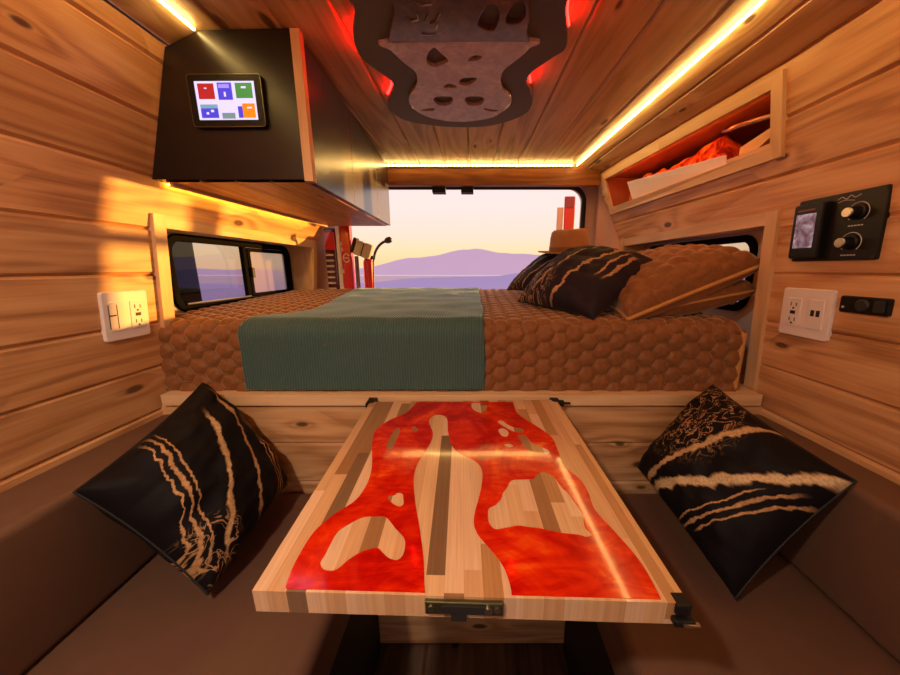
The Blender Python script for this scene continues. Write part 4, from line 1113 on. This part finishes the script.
mk('shower_head', MB().lathe(c - Vector((.022, 0, .008)), Vector((.95, 0, .32)), [(.006, 0), (.014, .01), (.017, .022), (.015, .036), (.006, .042)], 18).geo(), M['hose'], sh_, smooth=True)
# hinges under the beam
for k, (ua, ub) in enumerate(((432, 445.5), (461, 473.5))):
    a = at(ua, 185.5, 'y', 1.78); b = at(ub, 192.5, 'y', 1.78)
    mk('hinge_block', MB().box((a.x, 1.776, b.z), (b.x, 1.83, zb + .002 if k < 9 else 0)).geo(), M['black'], label=['left of the two black blocks hanging under the rear beam', 'right of the two black blocks hanging under the rear beam'][k], cat='bracket', bevel=.002)
# right rear door, swung open
yD = 2.15
rd = empty('rear_door', (at(569, 213, 'y', yD).x, yD, -.36), 'red open rear door edge behind the hat on the right', 'door')
a = at(564.5, 196, 'y', yD); b = at(573.5, 240, 'y', yD)
mk('door_edge', MB().hexa([(a.x + .015, yD, -.40), (b.x + .01, yD, -.40), (b.x + .03, yD + .07, -.40), (a.x + .035, yD + .07, -.40), (a.x, yD, a.z), (b.x - .004, yD, a.z), (b.x + .02, yD + .07, a.z), (a.x + .025, yD + .07, a.z)]).geo(), M['red'], rd, bevel=.008)
mk('door_hinge', MB().box((.625, 1.90, .10), (.665, yD + .02, .14)).geo(), M['black'], rd, bevel=.003)
mk('door_trim', MB().box((a.x - .035, yD + .01, -.40), (a.x + .002, yD + .03, at(560, 207, 'y', yD).z)).geo(), plain('cream_trim', srgb(238, 214, 190), .5), rd, bevel=.004)
mk('door_lamp', MB().box((a.x + .004, yD - .006, at(567, 208, 'y', yD).z), (b.x - .008, yD + .002, a.z - .006)).geo(), plain('mauve_lens', srgb(150, 70, 96), .3), rd, bevel=.003)

# ------------------------------------------------------------------ outside
def terrain(name, x0, x1, y0, y1, nx, ny, f, mat):
    V = []
    for j in range(ny):
        for i in range(nx):
            x = x0 + (x1 - x0) * i / (nx - 1); y = y0 + (y1 - y0) * j / (ny - 1)
            V.append(Vector((x, y, f(x, y))))
    return mk(name, (V, grid_faces(nx, ny), [(v.x, v.y) for v in V]), mat, smooth=True, kind=S)
def mat_ground(name, a, b, sc):
    t = NT(name); n = t.noise(t.obj(), sc, 5.)
    t.set(Base_Color=t.mix(n, a, b), Roughness=.95, Specular_IOR_Level=.1); return t.m
mk('ground', MB().box((-16, -16, -2.15), (16, 14, -2.0)).geo(), mat_ground('pale_dirt', srgb(150, 124, 112), srgb(178, 150, 134), 1.2), kind=S)
mh1 = mat_ground('far_range_haze_tint', srgb(214, 186, 212), srgb(222, 194, 216), .004)  # lavender haze of distance painted into the hill and valley base colours
mh2 = mat_ground('near_range_haze_tint', srgb(176, 158, 202), srgb(188, 168, 208), .008)
mh3 = mat_ground('valley_haze_tint', srgb(214, 190, 206), srgb(222, 198, 210), .003)
def ridge_tab(u_v, y):
    return [(at(u, v, 'y', y).x, at(u, v, 'y', y).z) for u, v in u_v]
rA = ridge_tab([(-200, 262), (100, 270), (250, 268), (330, 274), (374, 265), (395, 260), (410, 256.5), (440, 254), (455, 250), (478, 247), (492, 248.5), (510, 252), (540, 254), (600, 256), (700, 252), (900, 262), (1200, 262)], 1500.)
rB = ridge_tab([(-200, 283), (200, 284), (350, 283), (380, 281), (400, 279), (430, 277.5), (470, 276), (500, 274), (530, 271), (560, 269), (600, 266), (700, 268), (900, 276), (1200, 280)], 700.)
def range_f(tab_, yc, wd, base):
    def f(x, y):
        h = ipl(tab_, x); k = max(0, 1 - abs(y - yc) / wd)
        n_ = mnoise.fractal(Vector((x * .006, y * .006, 1.)), 1., 2., 5)
        return base + (h - base) * (k ** 1.1) + n_ * 9 * k * (yc / 1500)
    return f
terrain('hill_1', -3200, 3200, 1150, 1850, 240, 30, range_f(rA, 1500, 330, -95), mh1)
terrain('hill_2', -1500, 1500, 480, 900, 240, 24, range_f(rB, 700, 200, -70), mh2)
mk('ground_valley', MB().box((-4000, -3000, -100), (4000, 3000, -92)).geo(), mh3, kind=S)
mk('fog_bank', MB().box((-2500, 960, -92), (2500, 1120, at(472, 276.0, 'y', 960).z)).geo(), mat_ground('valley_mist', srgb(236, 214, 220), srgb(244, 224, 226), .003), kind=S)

# ------------------------------------------------------------------ sky, sun
w = bpy.data.worlds.new('sky'); bpy.context.scene.world = w; w.use_nodes = True
nt = w.node_tree; bg = nt.nodes['Background']
tc = nt.nodes.new('ShaderNodeTexCoord'); se = nt.nodes.new('ShaderNodeSeparateXYZ'); nt.links.new(tc.outputs['Generated'], se.inputs[0])
mr = nt.nodes.new('ShaderNodeMapRange'); mr.inputs[1].default_value = -.2; mr.inputs[2].default_value = .8; nt.links.new(se.outputs[2], mr.inputs[0])
cr = nt.nodes.new('ShaderNodeValToRGB'); nt.links.new(mr.outputs[0], cr.inputs[0])
st = [(0., srgb(196, 170, 190)), (.20, srgb(252, 206, 150)), (.245, srgb(254, 220, 172)), (.29, srgb(250, 222, 200)), (.36, srgb(247, 224, 218)), (.5, srgb(243, 224, 226)), (1., srgb(216, 206, 226))]
e = cr.color_ramp.elements
e[0].position, e[0].color = st[0]; e[1].position, e[1].color = st[-1]
for p, c in st[1:-1]:
    q_ = e.new(p); q_.color = c
nt.links.new(cr.outputs[0], bg.inputs[0]); bg.inputs[1].default_value = .80
sd = bpy.data.lights.new('sun', 'SUN'); sd.energy = 6.0; sd.color = (1., .43, .07); sd.angle = .02
so = bpy.data.objects.new('sun', sd); COL.objects.link(so); so.location = (3, 4, 4)
so.rotation_euler = Vector((-1.42, -1.165, -.050)).to_track_quat('-Z', 'Y').to_euler()
# added fill light behind the viewer, shaped as a round ceiling lamp
for k, (x, y) in enumerate(((-.40, -.16),)):
    lp_ = empty('fill_light', (x, y, ceil_z(y)), 'round fill light added on the ceiling over the left bench', 'lamp')
    mk('fill_ring', MB().lathe((x, y, ceil_z(y) - .010), (0, 0, 1), [(.034, 0), (.038, .002), (.038, .010)], 28).geo(), M['metal'], lp_)
    mk('fill_lens', MB().lathe((x, y, ceil_z(y) - .0115), (0, 0, 1), [(.030, 0), (.031, .002)], 28).geo(), emit('fill_lens_%d' % k, (1., .70, .48, 1), 5.), lp_)
    ld = bpy.data.lights.new('lamp', 'AREA'); ld.shape = 'DISK'; ld.size = .06; ld.energy = 7.5; ld.color = (1., .74, .55)
    lo_ = bpy.data.objects.new('fill_area', ld); COL.objects.link(lo_); lo_.location = (x, y, ceil_z(y) - .014 + H)

# ------------------------------------------------------------------ camera
cd = bpy.data.cameras.new('camera'); cam = bpy.data.objects.new('camera', cd); COL.objects.link(cam)
cd.sensor_fit = 'HORIZONTAL'; cd.sensor_width = 36; cd.lens = F / 900 * 36; cd.shift_x = -(VX - 450) / 900; cd.clip_start = .02; cd.clip_end = 8000
cam.location = (0, 0, H); cam.rotation_euler = (math.pi / 2 - PIT, 0, 0)
sc = bpy.context.scene; sc.camera = cam
sc.view_settings.view_transform = 'Standard'; sc.view_settings.look = 'None'; sc.view_settings.gamma = 1; sc.view_settings.use_curve_mapping = False
sc.view_settings.exposure = 0.5
sc.cycles.use_denoising = True
sc.cycles.max_bounces = 8; sc.cycles.sample_clamp_indirect = 8
